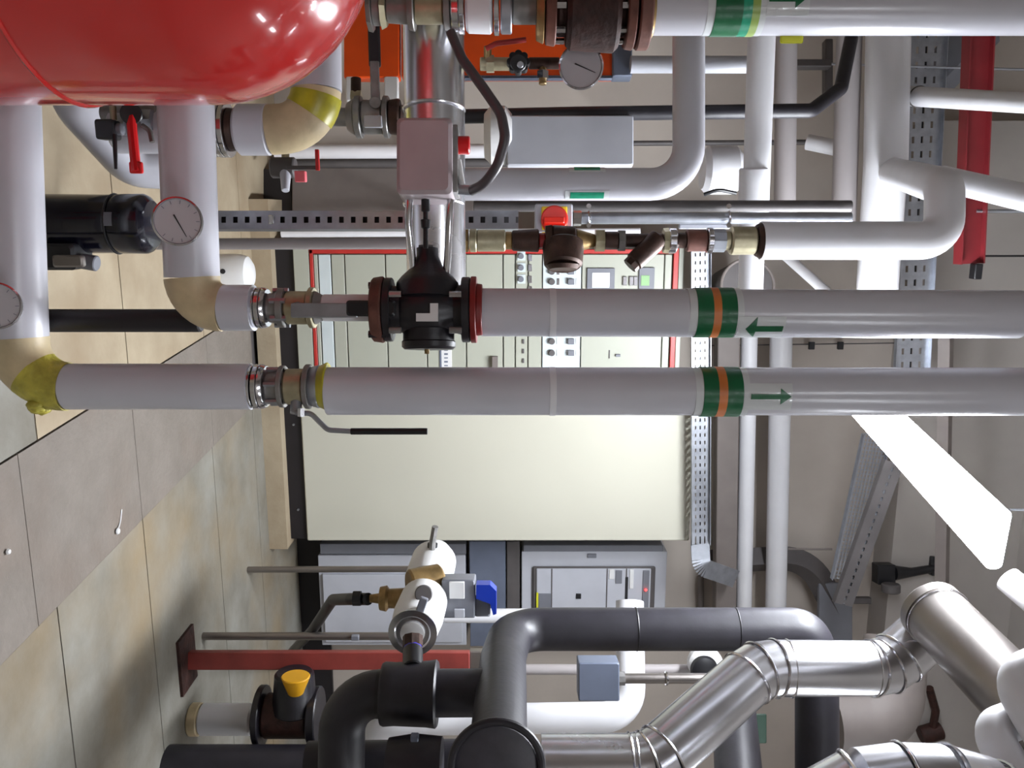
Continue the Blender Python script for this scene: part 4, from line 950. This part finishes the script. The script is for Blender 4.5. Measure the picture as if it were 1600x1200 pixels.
obj('sleeve', B().lathe(P(606, 1204, 2.2), UP, [(0, R(48, 2.2)), (R(40, 2.2), R(54, 2.2)), (R(84, 2.2), R(50, 2.2))], 36), foam, bc2)
obj('tab', B().bbox(P(648, 1152, 2.14), R(10, 2.2), .02, R(12, 2.2), .003), bluegrey, bc2)
simple_pipe('insulated_pipe', 'black foam pipe standing on the floor at the bottom edge', 'pipe', [PZ(262, 1199), P(560, 1199, EYE / ((800 - 262) / FPX))], R(34, 3.2), foam)
simple_pipe('insulated_pipe', 'black foam pipe crossing low behind the bottom collar', 'pipe', [P(480, 1190, 2.5), P(760, 1186, 2.5)], R(30, 2.5), foam)
simple_pipe('insulated_pipe', 'black foam pipe slanting away under the diagonal metal duct', 'pipe', [P(1145, 1080, 3.3), P(1160, 1300, 2.6)], R(35, 3.), foam)
# white pipe with elbow behind
simple_pipe('insulated_pipe', 'white pipe with elbow behind the grey junction box', 'pipe', [P(590, 1190, 4.0), P(586, 1126, 3.7), P(986, 1120, 3.7), P(984, 940, 3.9)], R(23, 3.7), jacket3, br=.13)
jb = thing('junction_box', 'square grey junction box with upright conduit', 'box', P(904, 1066, 3.3))
obj('box', B().bbox(*pbox(904, 968, 1036, 1096, 3.3, .1)), bluegrey, jb)
obj('conduit', B().cyl(P(966, 1060, 3.35), P(1140, 1060, 3.35), R(8, 3.3)), alu_dull, jb)
obj('gland', B().cyl(P(966, 1060, 3.35), P(976, 1060, 3.35), R(11, 3.3), seg=8), castgrey, jb)
obj('clamp', B().ring(P(1041, 1060, 3.35), UP, R(9.5, 3.3), .005, 20, 6), chrome, jb)
simple_pipe('conduit', 'grey upright pipe left of the junction box', 'pipe', [P(600, 1046, 3.9), P(1110, 1046, 3.9)], R(8, 3.9), greyjacket)
wd_ = thing('alarm_beacon', 'small white and black round wall unit above the junction box conduit', 'alarm', P(1100, 1030, 3.8))
obj('shell', B().lathe(P(1100, 1034, 3.85), -FWD, [(0, R(27, 3.8)), (.04, R(27, 3.8)), (.07, R(18, 3.8)), (.075, R(4, 3.8))], 30), white, wd_)
obj('cover', B().lathe(P(1100, 1046, 3.74), -FWD, [(0, R(22, 3.7)), (.02, R(20, 3.7)), (.03, R(10, 3.7))], 30), black, wd_)
# floor items right
wc = thing('pipe_stub', 'short white stub standing on the floor near the red post', 'pipe', PZ(300, 1124))
tz = EYE / ((800 - 298) / FPX); q = PZ(298, 1124)
obj('lid', B().cyl(q, P(314, 1124, tz), R(25, tz)), cream, wc); obj('jacket', B().cyl(P(314, 1124, tz), P(396, 1124, tz), R(24, tz)), jacket3, wc)
obj('gap_ring', B().cyl(P(396, 1124, tz), P(404, 1124, tz), R(22, tz)), darkgrey, wc)
dk = thing('flanged_valve', 'dark floor valve with yellow marking behind the red post', 'valve', P(405, 1100, 3.4))
chain(dk, 1118, 3.4, [(404, 414, 46, 46, blackpaint, 'flange'), (414, 486, 34, 34, rust, 'body'), (486, 500, 44, 44, blackpaint, 'flange')])
obj('bonnet', B().cyl(P(460, 1112, 3.38), P(460, 1050, 3.36), R(34, 3.4), R(30, 3.4)), blackpaint, dk)
obj('yellow_cap', B().cyl(P(462, 1056, 3.26), P(462, 1084, 3.27), R(22, 3.3), R(12, 3.3)), mat('amber_paint', (206, 150, 20), .4), dk)
# green sign
tag(obj('wall_sign', B().bbox(*pbox(1176, 1198, 1116, 1162, 4.2, .01)), mat('sign_green', (40, 70, 56), .5)), 'small dark green and red plate beyond the diagonal duct', 'sign')

# ================================================================== METAL DUCTS
du = thing('metal_duct', 'shiny segmented metal flue duct rising diagonally then upright', 'duct', P(1010, 1190, 2.1))
r_du = R(43, 2.35)
pts = [P(846, 1196, 2.15), P(1015, 1196, 2.15), P(1185, 1044, 2.35), P(1385, 1044, 2.45), P(1452, 985, 2.5)]
dpth = [pts[0]]
for i in range(1, 4):
    a, b_, c = pts[i - 1], pts[i], pts[i + 1]; d1 = (a - b_).normalized(); d2 = (c - b_).normalized(); Lb = .05
    dpth += [b_ + d1 * Lb, b_ + (d1 + d2) * Lb * .22, b_ + d2 * Lb]
dpth.append(pts[-1])
rr_ = [r_du * (1.0) for _ in dpth]
for i in range(len(dpth) - 1):
    a, b_ = dpth[i], dpth[i + 1]; nm = 'duct_section' if (b_ - a).length > .08 else 'elbow_gore'
    obj(nm, B().tube([a, b_], r_du, 44), alu, du)
for i in range(1, len(dpth) - 1):
    dr = (dpth[i + 1] - dpth[i - 1]); obj('seam_ring', B().ring(dpth[i], dr, r_du + .001, .004, 44, 6), chrome, du)
for px in (993, 1232, 1361):
    py = 1196 if px < 1000 else 1044; t = 2.15 if px < 1000 else 2.35 + (px - 1185) / 200 * .1
    obj('seam_ring', B().ring(P(px, py, t), UP, r_du + .001, .003, 44, 6), chrome, du)
bd_ = thing('metal_duct', 'wide satin metal duct slanting towards the upper right, closed end', 'duct', P(1440, 930, 2.35))
a, b_ = P(1464, 962, 2.4), P(1668, 1172, 1.9); dd = (b_ - a).normalized()
r_b = .09
obj('duct_section', B().cyl(a, b_, r_b, seg=48, bev=.002), alu_dull, bd_)
obj('end_cap', B().lathe(a, -dd, [(0, r_b + .003), (.03, r_b + .003), (.045, r_b - .01), (.05, r_b - .04)], 48), alu_dull, bd_)
obj('seam_ring', B().ring(a + dd * .01, dd, r_b + .002, .003, 48, 6), chrome, bd_)
be3 = thing('metal_duct', 'bright segmented metal duct bend at the bottom right edge', 'duct', P(1300, 1200, 1.7))
pts = [P(1150, 1360, 1.75), P(1352, 1250, 1.75), P(1415, 1242, 1.75), P(1478, 1244, 1.75), P(1540, 1262, 1.75), P(1700, 1380, 1.75)]
for i in range(len(pts) - 1): obj('duct_section', B().tube([pts[i], pts[i + 1]], R(76, 1.75), 40), alu, be3)
for i in range(1, len(pts) - 1): obj('seam_ring', B().ring(pts[i], pts[i + 1] - pts[i - 1], R(77, 1.75), .004, 40, 6), chrome, be3)
# white pipes in the corner
simple_pipe('insulated_pipe', 'fat white elbow at the lower right corner, upper of two', 'pipe', [P(1700, 1012, 2.0), P(1588, 1064, 1.9), P(1690, 1230, 1.75)], R(37, 1.9), jacket3, br=.06)
simple_pipe('insulated_pipe', 'slimmer white elbow at the lower right corner, lower of two', 'pipe', [P(1680, 1090, 2.0), P(1545, 1140, 1.9), P(1640, 1300, 1.75)], R(29, 1.9), jacket3, br=.05)
simple_pipe('insulated_pipe', 'white pipe clipped by the right edge beside the lamp end', 'pipe', [P(1575, 905, 2.3), P(1700, 1010, 2.1)], R(22, 2.2), jacket3)
# large dark duct elbow behind
simple_pipe('ventilation_duct', 'large dull grey duct elbow in shadow behind the metal duct', 'duct', [P(1300, 1130, 3.6), P(1390, 1128, 3.6), P(1400, 1000, 3.7)], R(48, 3.6), taupe, br=.16)
rv_ = thing('gate_valve', 'rusty brown valve handle on the wall beyond the metal ducts', 'valve', P(1430, 1150, 5.2))
obj('body', B().cyl(P(1438, 1150, 5.2), P(1470, 1140, 5.2), R(14, 5.2)), rust, rv_)
obj('handle', B().tube([P(1458, 1135, 5.18), P(1462, 1110, 5.15), P(1452, 1075, 5.1)], R(6, 5.2), 10), rust, rv_)
simple_pipe('conduit', 'dark level conduit on the wall near the right edge', 'pipe', [PY(1470, 1120, 4.9), PY(1470, 1260, 4.9)], .03, darkgrey)

# ================================================================== HIGH CLUTTER UPPER LEFT
cl = thing('hanger_bracket', 'grey trapeze bracket in shadow beyond the level white pipe', 'bracket', P(1225, 110, 3.9))
obj('bar', B().bbox(*pbox(1222, 1300, 92, 104, 3.9, .05)), darkgrey, cl); obj('bar', B().bbox(*pbox(1290, 1302, 60, 150, 3.95, .05)), darkgrey, cl)
obj('rod', B().cyl(P(1296, 100, 3.95), P(1640, 110, 3.95), .006, seg=8), steel, cl)
simple_pipe('insulated_pipe', 'short pale pipe end between the two grey level pipes', 'pipe', [P(1262, 222, 4.0), P(1330, 236, 3.9)], R(12, 4.), jacket3)
db = thing('vent_duct', 'dark sloping duct beyond the white upright pipe at top right', 'duct', P(1430, 100, 4.2))
obj('panel', B().tube([P(1440, 145, 4.2), P(1540, 40, 4.1)], R(34, 4.2), 4), midgrey, db)
simple_pipe('conduit', 'thin dark conduit on the upper wall right of the red beam', 'pipe', [P(1540, 161, 4.0), P(1640, 158, 4.0)], .005, black)
simple_pipe('conduit', 'thin dark conduit on the upper wall below the red beam end', 'pipe', [P(1536, 400, 4.3), P(1640, 400, 4.3)], .005, black)
simple_pipe('conduit', 'white slanting pipe just left of the thick level pipe', 'pipe', [P(1228, 400, 3.9), P(1300, 464, 3.7)], R(8, 3.8), jacket3)
# debris on the floor
for lab_, (px, py), s in (('white scrap with a curved tail on the floor strip', (182, 830), 1.), ('small white scrap at the left edge of the floor strip', (10, 862), .7)):
    q = PZ(px, py, .006)
    o = thing('paper_scrap', lab_, 'scrap', q)
    obj('lump', B().lathe(q, UP, [(0, .006 * s), (.004, .012 * s), (.009, .009 * s), (.011, .002)], 9), white, o)
    if s == 1.: obj('tail', B().tube(rnd([q + V((0, 0, .004)), PZ(188, 815, .006), PZ(190, 796, .006)], .02, 4), .0025, 8), white, o)

# brackets that carry pipes, trays and boxes back to the rear wall
def wall_bracket(label, pts, r_=.007):
    o = next(x for x in C.objects if x.get('label', '') == label and x.parent is None)
    for p in pts: obj('wall_bracket', B().cyl(p, V((p.x, YW, p.z)), r_, seg=8), steel, o)
wall_bracket('thin beige upright pipe beside the red-framed panel edge', [P(700, 363, 4.2)])
wall_bracket('slim grey upright pipe between strut and red-framed panel', [P(680, 380, 2.5)])
wall_bracket('dark upright pipe next to the taupe cabinet side', [P(680, 254, 4.3)])
wall_bracket('white upright pipe beside the grey ball valve lever', [P(680, 236, 4.2)])
